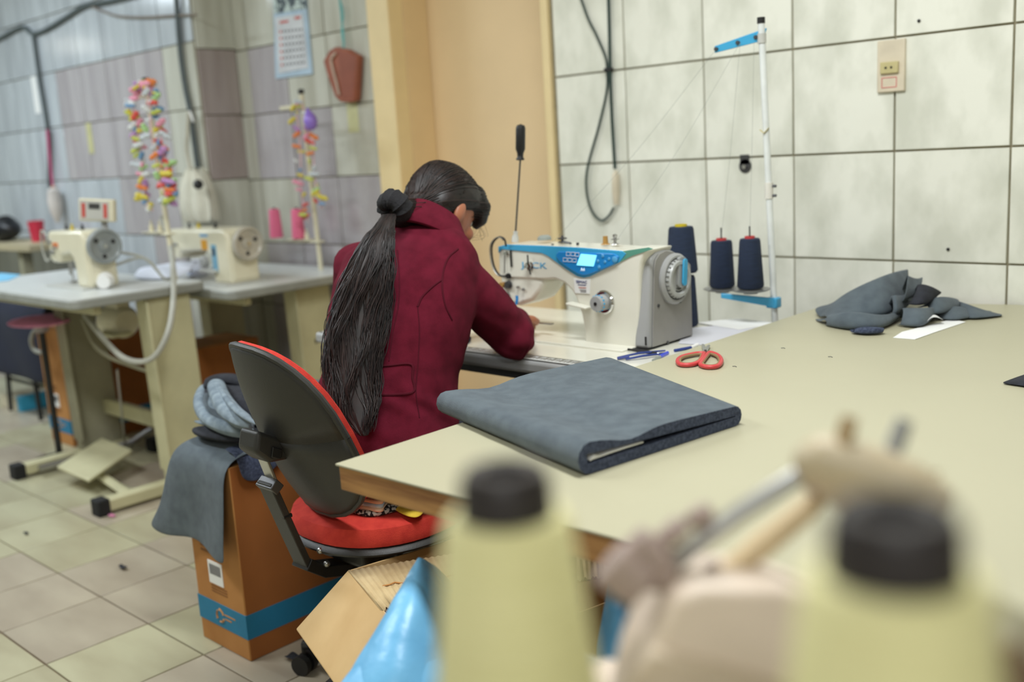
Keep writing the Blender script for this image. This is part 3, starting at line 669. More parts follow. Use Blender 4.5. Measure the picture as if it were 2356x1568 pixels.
tent([(2200, 720), (2225, 734), (2250, 734), (2280, 730), (2306, 727)], [(2200, 690), (2225, 698), (2250, 708), (2280, 718), (2304, 725)], denim, 'tapering denim scrap trailing off at the right end of the heap', lean=.05, bulge=.003, back=.05, seed=10)
tent([(1962, 766), (1985, 769), (2010, 769), (2032, 766)], [(1965, 757), (1985, 752), (2010, 752), (2034, 754)], denim_d, 'tiny rolled dark scrap in front of the heap', lean=.012, bulge=.006, back=.05, seed=11)
o = G().prism([at_z(a, b, TZ+.0005) for a, b in ((2055, 777), (2075, 764), (2190, 735), (2222, 741), (2150, 765), (2105, 781))], (0, 0, .0012)).build('paper_strip', white_s); tag(o, 'white paper strip sticking out from under the scrap heap', 'paper')
cloth('interlining_scrap', fold(at_z(2130, 747, TZ+.006), at_z(2172, 742, TZ+.006), bdir*.03, [(0, .004), (.3, .016), (.7, .016), (1, .006)], n=4), white_s, 'white interlining scrap folded in the front of the denim heap', 'cloth', th=.001)
# dark denim piece at the right edge
A2 = at_z(2304, 884, TZ); dA = (at_z(2356, 892, TZ)-A2).normalized(); bA = V((-dA.y, dA.x, 0))
cloth('denim_pouch', [[A2+dA*s+bA*q+V((0, 0, .003+.040*min(1, s/.10)*math.sin(PI*min(1, max(0, q/.12+.0)))**.7)) for s in (0, .01, .03, .07, .12, .18, .26)] for q in (0, .012, .03, .06, .09, .12)], denim_k, 'dark denim piece with stitched edge lying at the right edge of the table', 'cloth', th=.004)
for (a, b, c, d_) in ((2298, 884, 2296, 872), ):
    pass
for k, (a, b) in enumerate(((1797, 800), (1905, 820), (1685, 842))):
    p = at_z(a, b, TZ+.001); tag(G().tube([p, p+V((.006, .002, .0005)), p+V((.011, -.001, 0))], .0006, 5).build('thread_snippet', print_k), ['short dark thread snippet on the table in front of the scrap heap, left one', 'short dark thread snippet on the bare middle of the table', 'short dark thread snippet right beside the red snips'][k], 'thread')

# ------------------------------------------------------------ wall fittings on the right
t = thing('wall_outlet', 'ivory wall outlet plate with yellowed two-pin socket and red mark', 'outlet', (-1.26, WY-.01, 1.39))
y = WY-.009
G().box((-1.302, y-.009, 1.385), (-1.222, y+.004, 1.528)).build('cover_plate', sock, t, bevel=.003)
so = G().box((-1.290, y-.017, 1.436), (-1.238, y-.009, 1.468)).build('socket', sock2, t, bevel=.002)
for x in (-1.273, -1.257): G().cyl((x, y-.0175, 1.452), (x, y-.014, 1.452), .0035, n=10).build('pin_hole', black, so)
g = G(); q = [V((-1.287, y-.0096, 1.398)), V((-1.245, y-.0096, 1.398)), V((-1.245, y-.0096, 1.425)), V((-1.287, y-.0096, 1.425))]
for i in range(4): g.tube([q[i], q[(i+1) % 4]], .0012, 4)
g.build('red_mark', mat('mark_pink', (232, 130, 130), .6), t)
t = thing('wall_bracket', 'dull metal eye bracket fixed to the wall behind the pole', 'bracket', (-1.737, WY-.01, 1.165))
G().cyl((-1.737, WY-.010, 1.192), (-1.737, WY-.004, 1.192), .022, n=20).build('plate', steel_d, t); G().cyl((-1.737, WY-.018, 1.190), (-1.737, WY-.010, 1.190), .007, n=12).build('bolt', chrome, t)
G().box((-1.755, WY-.010, 1.198), (-1.722, WY-.004, 1.228)).build('tab', steel_d, t)
yc = WY-.022
def wy(*q, y=yc): return [at_y(a, b, y) for a, b in q]
t = thing('hanging_cable', 'looping dark green cable hanging on the wall with an ivory socket end', 'cable', (-2.3, yc, 1.1))
G().tube(spline(wy((1210, -520), (1290, -160), (1345, 20), (1372, 80), (1393, 130), (1397, 165), (1396, 210), (1378, 290), (1352, 385), (1350, 440), (1362, 485), (1383, 507), (1400, 497), (1412, 478))), .0045, 8).build('loop', cabd, t)
G().tube(spline(wy((1380, -520), (1396, -120), (1402, 60), (1404, 165), (1408, 270), (1415, 388))), .0058, 8).build('drop', cabd, t)
pt = wy((1416, 392), (1418, 470)); G().tube([pt[0], pt[0].lerp(pt[1], .15), pt[0].lerp(pt[1], .6), pt[1]], [.007, .016, .017, .012], 12, flat=.7).build('socket_end', sock, t)
G().cbox(at_y(1400, 160, yc), (.03, .014, .012)).build('cable_tie', black, t)

# ------------------------------------------------------------ the woman at the machine
from mathutils.bvhtree import BVHTree
person = thing('person', 'woman in burgundy wool coat with long black ponytail bent over the white sewing machine', 'person', (-1.87, 1.5, 0))
bf = V((-.26, .966, 0)).normalized(); bl = V((bf.y, -bf.x, 0))     # body forward, body right
def bring(c, hw, hd, tilt=0, n=28, e=2.4):
    c = V(c); f = (bf*math.cos(tilt)-V((0, 0, 1))*math.sin(tilt)); out = []
    for k in range(n):
        a = 2*PI*k/n; ca, sa = math.cos(a), math.sin(a)
        out.append(c+bl*hw*math.copysign(abs(ca)**(2/e), ca)+f*hd*math.copysign(abs(sa)**(2/e), sa))
    return out
spine = [((-1.855, 1.465, .560), .205, .150, 0), ((-1.857, 1.465, .62), .200, .148, .05), ((-1.862, 1.48, .69), .184, .134, .12), ((-1.868, 1.51, .77), .168, .122, .25),
         ((-1.885, 1.56, .87), .180, .124, .38), ((-1.905, 1.61, .955), .188, .126, .5), ((-1.918, 1.655, 1.02), .182, .112, .6), ((-1.912, 1.69, 1.062), .150, .090, .7), ((-1.91, 1.715, 1.09), .105, .070, .7), ((-1.915, 1.735, 1.115), .07, .06, .7)]
hipR, hipL = V((-1.77, 1.52, .63)), V((-1.95, 1.475, .63))
shR, shL = V((-1.805, 1.705, .985)), V((-2.075, 1.625, 1.015))
elR, elL = V((-1.785, 1.848, .828)), V((-2.19, 1.70, .835))
wrR, wrL = V((-1.895, 1.985, .838)), V((-2.075, 1.965, .83))
# head frame
hC = V((-1.950, 1.795, 1.143)); pit = math.radians(38); hy = math.radians(8)
hF = (V((-math.sin(hy), math.cos(hy), 0))*math.cos(pit)-V((0, 0, 1))*math.sin(pit)); hR = V((math.cos(hy), math.sin(hy), 0)); hU = hR.cross(hF)
def hp_(f, r, u): return hC+hF*f+hR*r+hU*u
hprof = [(-.118, .055, .018, .020), (-.106, .046, .040, .037), (-.082, .031, .060, .051), (-.05, .012, .080, .062), (-.01, .0, .093, .069), (.03, -.006, .098, .074), (.07, -.010, .090, .071), (.10, -.012, .064, .053), (.117, -.012, .028, .026)]
g = G()
for c, hw, hd, tl in spine: pass
g.loft([bring(c, hw-.028, hd-.026, tl) for c, hw, hd, tl in spine[:8]]+[bring(spine[9][0], .05, .05, .7)])
def hring(u, cf, rf, rl, n=26): return [hp_(cf+rf*math.cos(2*PI*k/n), rl*math.sin(2*PI*k/n), u) for k in range(n)]
g.loft([hring(*q) for q in hprof])
g.tube([V((-1.908, 1.70, 1.06)), V((-1.92, 1.74, 1.10)), hp_(-.025, 0, -.06), hp_(-.01, 0, -.02)], [.060, .052, .050, .045], 16)
g.tube([hp_(.088, 0, .022), hp_(.100, 0, -.002), hp_(.112, 0, -.024), hp_(.096, 0, -.036)], [.007, .009, .013, .008], 10)
g.ball(hp_(.090, 0, -.062), (.012, .022, .012), 10, 6); g.ball(hp_(.078, 0, -.098), .018, 10, 6)
for s in (1, -1):
    g.ball(hp_(.082, s*.03, .036), (.016, .014, .008), 8, 5)
    g.ball(hp_(.070, s*.042, -.02), .020, 8, 6)
    ec_ = hp_(-.022, s*.080, -.014)
    Me = Matrix((( *hF, ), (*hR, ), (*hU, ))).transposed()
    g.ball(ec_, (.019, .011, .031), 12, 8, Me)
for h, k, f in ((hipR, V((-1.80, 1.90, .585)), V((-1.86, 1.90, .08))), (hipL, V((-2.03, 1.86, .585)), V((-2.06, 1.88, .08)))):
    g.tube([h-bf*.02, h.lerp(k, .5), k, k.lerp(f, .3)+bf*-.015, f.lerp(k, .3), f], [.085, .074, .058, .056, .042, .036], 14)
    g.tube([f-bf*.03+V((0, 0, -.02)), f+bf*.06+V((0, 0, -.035)), f+bf*.15+V((0, 0, -.045))], [.036, .034, .026], 12)
def hand(g, w, palmdir, across, down, s):
    d = palmdir.normalized(); a = across.normalized(); n = down.normalized()
    pc = w+d*.045
    g.tube([w-d*.02, w+d*.012, w+d*.04, w+d*.075, w+d*.088], [.022, .025, .031, .033, .024], 14, flat=.5)
    for k, (off, L) in enumerate(((-.027, .062), (-.009, .072), (.009, .068), (.027, .054))):
        b = w+d*.080+a*off; p1 = b+d*L*.45+a*off*.25+n*.004; p2 = p1+d*L*.30+n*L*.25+a*off*.1; p3 = p2+d*L*.12+n*L*.25
        g.tube([b-d*.02, b, p1, p2, p3], [.0085, .0088, .0082, .0076, .006], 8)
    tb = w+d*.025-a*.022*s
    g.tube([tb, tb+d*.022-a*s*.022+n*.006, tb+d*.048-a*s*.030+n*.012, tb+d*.066-a*s*.024+n*.018], [.013, .0115, .0095, .007], 8)
g.tube([shR, elR, wrR], [.05, .042, .027], 12); g.tube([shL, elL, wrL], [.05, .042, .027], 12)
hand(g, wrR, V((-.45, .62, -.16)), V((.6, .5, .1)), V((-.1, .1, -1)), -1)
hand(g, wrL, V((.35, .80, -.18)), V((.8, -.4, 0)), V((.0, .1, -1)), 1)
body = remesh(g, .0042, 3, 'body', skin, person)
# face details
for s in (1, -1):
    e = G().ball(hp_(.075, s*.030, .018), .0110, 12, 8).build('eye', mat('eye_white', (225, 220, 214), .3), person)
    G().ball(hp_(.0842, s*.030, .014), .0045, 8, 6).build('iris', black, e)
    G().tube([hp_(.092-.006*abs(k), s*(.016+.012*(k+1)), .036+.003*(1-k*k)) for k in (-1, 0, 1)], .0016, 6).build('eyebrow', hairm, person)
G().tube([hp_(.090, -.022, -.063), hp_(.100, -.008, -.060), hp_(.100, .008, -.060), hp_(.090, .022, -.063)], [.003, .006, .006, .003], 8).build('lips', mat('lips', (150, 80, 72), .5), person)
# clothes
g = G(); g.loft([bring(*q[:3], q[3]) for q in spine[:9]])
g.tube([shR-bl*.05+V((0, 0, -.005)), shR, shR.lerp(elR, .45)+bl*.008, elR, elR.lerp(wrR, .5)+V((0, 0, -.002)), wrR-(wrR-elR).normalized()*.012], [.064, .068, .064, .060, .052, .042], 20)
g.tube([shL+bl*.05, shL, shL.lerp(elL, .45)-bl*.01, elL, elL.lerp(wrL, .5), wrL-(wrL-elL).normalized()*.012], [.078, .080, .072, .062, .054, .044], 20)
g.ball(elR+V((.012, -.004, -.005)), .060, 14, 10)
g.loft([bring((-1.852, 1.46, .552), .210, .158), bring((-1.855, 1.462, .58), .206, .154)])
coat = remesh(g, .0065, 9, 'coat', coatm, person)
# wrinkles of the wool: displace a little along the normals
me = coat.data; cl = ROOT[person.name]
for v in me.vertices:
    p = cl @ v.co; q = V((p.x*9, p.y*9, p.z*16)); n1 = mnoise.noise(q)
    arm = max(0, 1-min((p-elR).length, (p-(elR+shR)/2).length)/.13); wst = math.exp(-((p.z-.74)/.07)**2)
    fold_ = math.sin((p.z*1.0+(p.y+p.x)*.6)*95+n1*3)
    v.co += v.normal*(.0035*n1+.0028*fold_*arm+.0022*fold_*wst)
bm = bmesh.new(); bm.from_mesh(me); bm.transform(cl); bvh = BVHTree.FromBMesh(bm); bm.free()
def hit(px, py, off=.0015, default=2.4):
    o = V((0, 0, H)); d = (at_d(px, py, 1)-o).normalized(); r = bvh.ray_cast(o, d)
    if r[0] is None: return at_d(px, py, default)
    return r[0]-d*off
def seam(name, pts, r=.0022, m=coat_seam, parent=person, n=5):
    px = spline([V((a, b, 0)) for a, b in pts], n)
    return G().tube([hit(p.x, p.y, .0004) for p in px], r, 6).build(name, m, parent)
seam('armhole_seam', [(1054, 572), (1032, 592), (1020, 624), (1018, 666), (1026, 705), (1040, 735)], .0026, parent=coat)
seam('back_dart', [(1017, 643), (995, 659), (972, 682), (961, 705)], .0026, parent=coat)
seam('back_seam', [(914, 575), (919, 640), (917, 700), (905, 760), (895, 830)], .0015, parent=coat)
seam('side_seam', [(961, 705), (965, 760), (962, 830), (957, 900), (965, 960)], .0014, parent=coat)
f_ = [(868, 843), (900, 840), (946, 838), (949, 868), (952, 900), (915, 907), (872, 908)]
seam('pocket_flap', f_, .003, parent=coat, n=6)
seam('cuff_seam', [(1222, 760), (1219, 790), (1205, 820)], .0016, parent=coat)
# collar: a folded band around the neck
NC = V((-1.918, 1.705, 1.085)); na = V((-.08, .50, .86)).normalized(); nu = bl-na*bl.dot(na); nu.normalize(); nv = na.cross(nu)
def cring(r1, r2, h, n=28): return [NC+nu*r1*math.cos(2*PI*k/n)+nv*r2*math.sin(2*PI*k/n)+na*(h-.015*math.cos(2*PI*k/n)**2-.050*max(0, math.sin(2*PI*k/n))) for k in range(n)]
G().loft([cring(.066, .062, .035), cring(.072, .068, .075), cring(.080, .076, .078), cring(.096, .088, .052), cring(.124, .110, .012), cring(.126, .112, .002), cring(.118, .104, .0)], cap=False).build('collar', coatm, person, sub=1, solid=.004)
tr = G()
for h, k, f in ((hipR, V((-1.80, 1.90, .585)), V((-1.86, 1.90, .08))), (hipL, V((-2.03, 1.86, .585)), V((-2.06, 1.88, .08)))):
    tr.tube([h-bf*.02, h.lerp(k, .5), k, k.lerp(f, .3)+bf*-.015, f.lerp(k, .3), f+V((0, 0, .02))], [.092, .084, .068, .066, .052, .05], 14)
remesh(tr, .008, 3, 'trousers', trous, person)
for f in (V((-1.86, 1.90, .08)), V((-2.06, 1.88, .08))):
    G().tube([f-bf*.05+V((0, 0, -.035)), f+bf*.02+V((0, 0, -.03)), f+bf*.10+V((0, 0, -.042)), f+bf*.17+V((0, 0, -.05))], [.040, .045, .040, .028], 14, flat=.9).build('shoe', black, person)
# hair: cap on the skull, combed strands, scrunchie and wavy ponytail
g = G(); n = 26
for u, fr, cf, rf, rl in (): pass
caps = [(-.096, -.045, -.085, .030), (-.075, -.018, -.098, .055), (-.045, -.014, -.106, .074), (-.012, .000, -.110, .083), (.018, .050, -.114, .088), (.045, .094, -.114, .090), (.075, .098, -.104, .083), (.098, .076, -.090, .066), (.115, .040, -.060, .042), (.123, .010, -.030, .016)]
g.loft([[hp_((fr+bk)/2+(fr-bk)/2*math.cos(2*PI*k/n), rl*math.sin(2*PI*k/n), u) for k in range(n)] for u, fr, bk, rl in caps])
g.tube([hp_(.03, .050, .085), hp_(.075, .052, .062), hp_(.100, .040, .040), hp_(.108, .025, .022)], [.026, .028, .022, .010], 12)
g.tube([hp_(.03, -.050, .085), hp_(.075, -.052, .062), hp_(.094, -.040, .045)], [.026, .028, .018], 12)
g.tube([hp_(-.08, 0, -.05), hp_(-.098, .01, -.085), at_x(903, 476, -1.90)], [.055, .040, .026], 14)
hair = remesh(g, .005, 5, 'hair', hairm, person)
bm = bmesh.new(); bm.from_mesh(hair.data); bm.transform(cl); hb_ = BVHTree.FromBMesh(bm); bm.free()
sc = at_x(908, 476, -1.90)
sl = [[], []]
for i in range(420):
    a = random.uniform(-1.5, 1.5); t0 = random.uniform(.35, 1.1)
    s0 = hp_(.10*math.cos(a*.9)*1.0, .085*math.sin(a), .045+.05*(1-abs(a)/1.6)*random.random()) if i % 2 else hp_(random.uniform(-.06, .09), random.choice((-1, 1))*random.uniform(.0, .08), .12)
    pts = []
    for k in range(13):
        f = k/12; p = s0.lerp(sc, f); d = (p-hp_(-.01, 0, .0)).normalized()
        r = hb_.ray_cast(hp_(-.012, 0, .0)+d*.4, -d)
        if r[0] is None: continue
        pts.append(r[0]+d*(.0006+.0012*random.random()))
    if len(pts) > 5: sl[0 if i % 3 else 1].append((pts, [.0011]*(len(pts)-1)+[.0004]))
strands(sl[0], 'hair_strands', hairm, person); strands(sl[1], 'hair_strands', hair2, person)
g = G()
for i in range(12):      # flyaway wisps at the fringe and crown
    s0 = hp_(.10, random.uniform(-.02, .06), .03+.02*random.random()); g.tube(spline([s0, s0+hF*.012+hU*-.012, s0+hF*(.018+.02*random.random())+hU*-.030+hR*random.uniform(-.01, .02), s0+hF*.02*random.random()+hU*-.05+hR*random.uniform(-.02, .03)], 4), .0003, 3)
o = g.build('fringe_wisps', hairm, person); o['kind'] = 'stuff'
# scrunchie: knitted torus
tdir = V((.1, -.72, -.45)).normalized(); tu = tdir.orthogonal().normalized(); tv = tdir.cross(tu)
g = G(); R_ = .024
rings = []
for k in range(24):
    a = 2*PI*k/24; c = sc+(tu*math.cos(a)+tv*math.sin(a))*R_; rr = .020*(1+.14*math.sin(k*2.6)); e1 = (tu*math.cos(a)+tv*math.sin(a))
    rings.append([c+(e1*math.cos(b)+tdir*math.sin(b)*1.35)*rr for b in [2*PI*j/12 for j in range(12)]])
rings.append(rings[0]); g.loft(rings, cap=False); g.build('scrunchie', scrun, person)
# ponytail centre line
pc = [(896, 492, .016), (868, 556, .036), (850, 620, .050), (832, 700, .058), (820, 770, .064), (813, 840, .062), (812, 900, .052), (822, 955, .036), (838, 1003, .012)]
cen = []
for k, (a, b, r) in enumerate(pc):
    if k < 1: cen.append(at_x(a, b, -1.885))
    else:
        h_ = hit(max(a, 800)+30, b, .0, 2.2); dep = (h_-V((0, 0, H))).dot(fw)-.036
        cen.append(at_d(a, b, min(dep, 2.34)))
cen = [cen[0]]+[(cen[i-1]+cen[i]*2+cen[min(i+1, len(cen)-1)])/4 for i in range(1, len(cen)-1)]+[cen[-1]]
cs = spline(cen, 6); rsp = spline([V((r, 0, 0)) for a, b, r in pc], 6)
side = V((.72, .69, 0)); dep_ = V((-.69, .72, 0))
def tring(c, r, n=16): return [c+side*r*math.cos(2*PI*j/n)+dep_*r*.42*math.sin(2*PI*j/n) for j in range(n)]
rings = []
for i, c in enumerate(cs):
    rr = max(.004, rsp[i].x)*.86; rings.append([p+side*.004*math.sin(j*2.3+i*.35)+dep_*.003*math.sin(j*3.1+i*.25) for j, p in enumerate(tring(c, rr))])
pt = G().loft(rings).build('ponytail', hairm, person, sub=1)
sl = [[], []]; K = len(cs)
clump = [(random.uniform(0, 6.28), random.uniform(.20, .42), random.uniform(.004, .011)) for _ in range(22)]
for i in range(1000):
    a = random.uniform(0, 2*PI); q = random.uniform(.30, 1.10) if random.random() < .8 else random.uniform(1.0, 1.28)
    ph, fr, am = clump[int(a/(2*PI)*22) % 22]; am *= random.uniform(.6, 1.3); p2 = random.uniform(-.7, .7)
    L = int(K*random.uniform(.60, 1.0)); st_ = 0 if random.random() < .75 else random.randint(0, 14); pts = []
    for k in range(st_, L):
        gr = min(1, (k+2)/12); r = max(.006, rsp[k].x*.92)*(q if k > 3 else min(q, .9))
        wv = am*gr*math.sin(k*fr+ph+p2)+.0015*math.sin(k*1.1+i)
        pts.append(cs[k]+side*(r*math.cos(a)+wv)+dep_*(r*.42*math.sin(a)+am*gr*.6*math.cos(k*fr+ph)))
    if len(pts) > 6: sl[0 if i % 4 else 1].append((pts, [.0012]*(len(pts)-3)+[.0009, .0006, .0002]))
for l_, m_ in zip(sl, (hairm, hair2)): strands(l_, 'ponytail_strands', m_, person)

# dark cloth pieces at the table edge in front of her
t = cloth('dark_cloth', [[at_z(a, b, z) for a, b, z in r] for r in (
    [(1058, 762, SZ+.01), (1075, 768, SZ+.012), (1090, 775, SZ+.004)], [(1048, 772, SZ+.012), (1062, 782, SZ+.014), (1078, 792, SZ+.004)],
    [(1040, 800, SZ-.02), (1050, 806, SZ-.02), (1058, 812, SZ-.02)], [(1030, 850, SZ-.06), (1040, 850, SZ-.06), (1052, 846, SZ-.055)], [(1028, 905, SZ-.11), (1036, 880, SZ-.1), (1054, 852, SZ-.07)])], denim_k, 'dark cloth hanging over the table edge beside the burgundy sleeve', 'cloth', th=.006)

# ------------------------------------------------------------ red and black task chair
ch = thing('task_chair', 'red fabric task chair with black plastic back shell and bent steel support bar', 'chair', (-1.86, 1.44, 0))
SC = V((-1.862, 1.452, .475))
def disc(c, rx, ry, z0, z1, n=40, e=2.3):
    out = []
    for r, z in ((.0, z0), (.9, z0), (.99, z0+.006), (1.0, (z0+z1)/2-.004), (.96, z1-.008), (.8, z1), (.45, z1+.006), (.0, z1+.008)):
        out.append([V((c.x+max(r, .01)*rx*math.copysign(abs(math.cos(a))**(2/e), math.cos(a)), c.y+max(r, .01)*ry*math.copysign(abs(math.sin(a))**(2/e), math.sin(a)), z)) for a in [2*PI*k/n for k in range(n)]])
    return out
G().loft(disc(SC, .208, .206, .452, .505)).build('seat', redf, ch)
G().loft(disc(SC, .212, .211, .432, .462)).build('seat_pan', blackc, ch)
G().box((SC.x-.10, SC.y-.14, .385), (SC.x+.10, SC.y+.10, .434)).build('mechanism', blackc, ch, bevel=.012, seg=3)
G().tube([V((SC.x+.10, SC.y-.05, .40)), V((SC.x+.19, SC.y-.06, .395)), V((SC.x+.24, SC.y-.06, .40))], .006, 8).build('lever', black, ch)
G().cyl((SC.x, SC.y, .2), (SC.x, SC.y, .39), .025).build('gas_column', black, ch)
G().cyl((SC.x, SC.y, .09), (SC.x, SC.y, .22), .034).build('column_cover', black, ch)
for k in range(5):
    a = 2*PI*k/5+.95; d = V((math.cos(a), math.sin(a), 0)); c = V((SC.x, SC.y, 0))
    G().tube([c+d*.03+V((0, 0, .11)), c+d*.15+V((0, 0, .105)), c+d*.27+V((0, 0, .078))], [.028, .022, .016], 10, flat=.8).build('base_leg', black, ch)
    cs_ = G(); p = c+d*.275; s = V((-d.y, d.x, 0))
    cs_.cyl(p+s*.006+V((0, 0, .026)), p+s*.024+V((0, 0, .026)), .026, n=16); cs_.cyl(p-s*.024+V((0, 0, .026)), p-s*.006+V((0, 0, .026)), .026, n=16); cs_.cyl(p+V((0, 0, .026)), p+V((0, 0, .075)), .006, n=8)
    cs_.build('caster', black, ch)
# backrest: convex shell seen from behind
bc = V((-1.868, 1.190, .716)); bv = V((0, -.345, .94)).normalized(); bu = V((1, -.16, 0)).normalized(); bn = bu.cross(bv).normalized()   # bn faces backwards/down
if bn.y > 0: bn = -bn
def shell(off, sx_, sz_, bulge):
    rows = []
    for i in range(17):
        row = []
        for j in range(33):
            r = i/16; a = 2*PI*j/32
            e = 2.5; ca, sa = math.cos(a), math.sin(a)
            x_ = math.copysign(abs(ca)**(2/e), ca)*sx_*r; z_ = math.copysign(abs(sa)**(2/e), sa)*sz_*r
            x_ *= 1-.10*(z_/sz_ if sz_ else 0)
            o_ = off-.055*(x_/.2)**2-.010*(z_/.2)**2+bulge*(1-r**3)
            row.append(bc+bu*x_+bv*z_+bn*o_)
        rows.append(row)
    return rows
G().grid(shell(.0, .210, .215, .014)).build('back_shell', blackc, ch, solid=.005)
rm = shell(0, .210, .215, .014)[-1]
G().tube([p-bn*.003 for p in rm], .0075, 8, cap=False).build('shell_rim', blackc, ch)
G().grid(shell(-.006, .206, .211, .0)).build('back_cushion_base', redf, ch)
fr_ = [[p for p in r] for r in shell(-.030, .200, .205, -.022)]
side_ = [shell(-.006, .208, .213, 0)[-1], shell(-.020, .2105, .2155, 0)[-1], fr_[-1]]
cu_ = G(); cu_.grid([side_[0], side_[1], side_[2]]+fr_[::-1]); cush = cu_.build('back_cushion', redf, ch)
bm = bmesh.new(); bm.from_mesh(cush.data); bm.transform(ROOT[ch.name]); cb = BVHTree.FromBMesh(bm); bm.free()
def chit(px, py):
    o = V((0, 0, H)); d = (at_d(px, py, 1)-o).normalized(); r = cb.ray_cast(o, d); return (r[0]-d*.0008) if r[0] else None
sq = [(728, 945), (738, 960), (742, 975), (748, 985), (752, 975), (757, 992), (762, 1000), (757, 1008), (766, 1014), (770, 1005), (774, 1018), (768, 1026), (780, 1030)]
pp = [chit(a, b) for a, b in sq]; pp = [p for p in pp if p]
if len(pp) > 3: G().tube(spline(pp, 3), .0012, 4).build('chalk_scribble', white_s, cush)
# support bar (J bar) and bracket on the back shell
xb = SC.x+.0
def cb_(a, b, x=None): return at_x(a, b, x if x else xb-.005)
bw = .030
br = G(); q0 = cb_(572, 985); q1 = cb_(565, 1035); q2 = cb_(600, 1060); q3 = cb_(648, 1050); q4 = cb_(640, 1005)
br.prism([q-V((.036, 0, 0)) for q in (q0, q1, q2, q3, q4)], (.072, 0, 0)); br.build('bracket', blackc, ch, bevel=.010, seg=3)
G().prism([q-V((-.037, 0, 0)) for q in (cb_(603, 1020), cb_(600, 1045), cb_(622, 1050), cb_(626, 1026))], (.004, 0, 0)).build('bracket_hollow', black, ch, bevel=.002)
def bar(name, pts, w_, th, m, mat_bevel=.002):
    P = [cb_(a, b) for a, b in pts]; rings = []
    for i, p in enumerate(P):
        tdir = (P[min(i+1, len(P)-1)]-P[max(i-1, 0)]).normalized(); nn = tdir.cross(V((1, 0, 0))).normalized()
        rings.append([p+V((sx*w_, 0, 0))+nn*sy*th for sx, sy in ((-1, -1), (1, -1), (1, 1), (-1, 1))])
    return G().loft(rings, smooth=False).build(name, m, ch, bevel=mat_bevel)
bar('steel_tongue', [(600, 1040), (618, 1085), (632, 1118)], .017, .004, steel)
bar('bar_collar', [(612, 1108), (628, 1122)], .030, .013, steel_d)
bar('support_bar', [(612, 1108), (640, 1170), (672, 1240), (700, 1300)], .026, .008, blackc)
bar('support_foot', [(694, 1292), (735, 1308), (790, 1302), (840, 1285)], .030, .014, black)
for a, b in ((737, 1266), (752, 1296)):
    p = at_x(a, b, xb+.032); G().ball(p, .008, 10, 6).build('rivet', steel, ch)
p = cb_(647, 1182); G().cyl(p+V((.022, -.01, 0)), p+V((.024, .01, 0)), .005, n=8).build('bar_hole', black, ch)

# cushions on the seat
q = mat('quilt_print', (236, 206, 170), .9, col2=(206, 120, 110), scale=14, detail=2, lo=.45, hi=.55)
def sz_(a, b, z): return at_z(a, b, z)
t = thing('folded_quilt', 'folded patchwork quilt with peach and pale blue print on the red chair seat', 'blanket', sz_(880, 1150, .525))
lay = [(.524, q, 'peach_fold'), (.532, mat('quilt_blue', (176, 196, 204), .9, col2=(222, 214, 190), scale=18, lo=.45, hi=.55), 'pale_blue_fold'), (.540, mat('quilt_peach', (232, 176, 136), .9, var=.08), 'orange_fold')]
for k, (z, m, nm) in enumerate(lay):
    f = [sz_(a, b+2-k*9, z) for a, b in ((735, 1166), (790, 1172), (830, 1160), (868, 1172), (884, 1168))]
    bk = [p+V((-.10+.0*k, .20, .0)) for p in f]
    G().grid([[p+V((0, 0, -.006)) for p in f], [p+(p-bk[i]).normalized()*.004+V((0, 0, .002)) for i, p in enumerate(f)], [p.lerp(bk[i], .1)+V((0, 0, .007)) for i, p in enumerate(f)], bk]).build(nm, m, t, solid=.005, sub=2)
t = cloth('checked_cushion', [[sz_(a, b, z) for a, b, z in r] for r in ([(795, 1172, .514), (840, 1192, .506), (880, 1186, .508), (930, 1170, .512)], [(800, 1162, .520), (845, 1174, .522), (890, 1172, .522), (930, 1160, .520)], [(820, 1130, .52), (870, 1130, .522), (910, 1130, .522), (950, 1128, .52)])], mat('black_check', (190, 188, 176), .95, col2=(28, 28, 30), scale=150, detail=0, lo=.48, hi=.52), 'black and white checked cushion under the folded quilt', 'cushion', th=.012)
t = cloth('yellow_cloth', [[sz_(a, b, z) for a, b, z in r] for r in ([(905, 1172, .514), (935, 1188, .512), (960, 1193, .512), (975, 1180, .512)], [(905, 1162, .520), (935, 1172, .520), (955, 1176, .520), (975, 1172, .520)], [(915, 1140, .52), (940, 1140, .522), (960, 1140, .522), (985, 1140, .52)])], mat('yellow_cloth', (222, 190, 60), .9, col2=(196, 160, 40), scale=40), 'yellow cloth strip folded at the edge of the chair seat', 'cloth', th=.004)

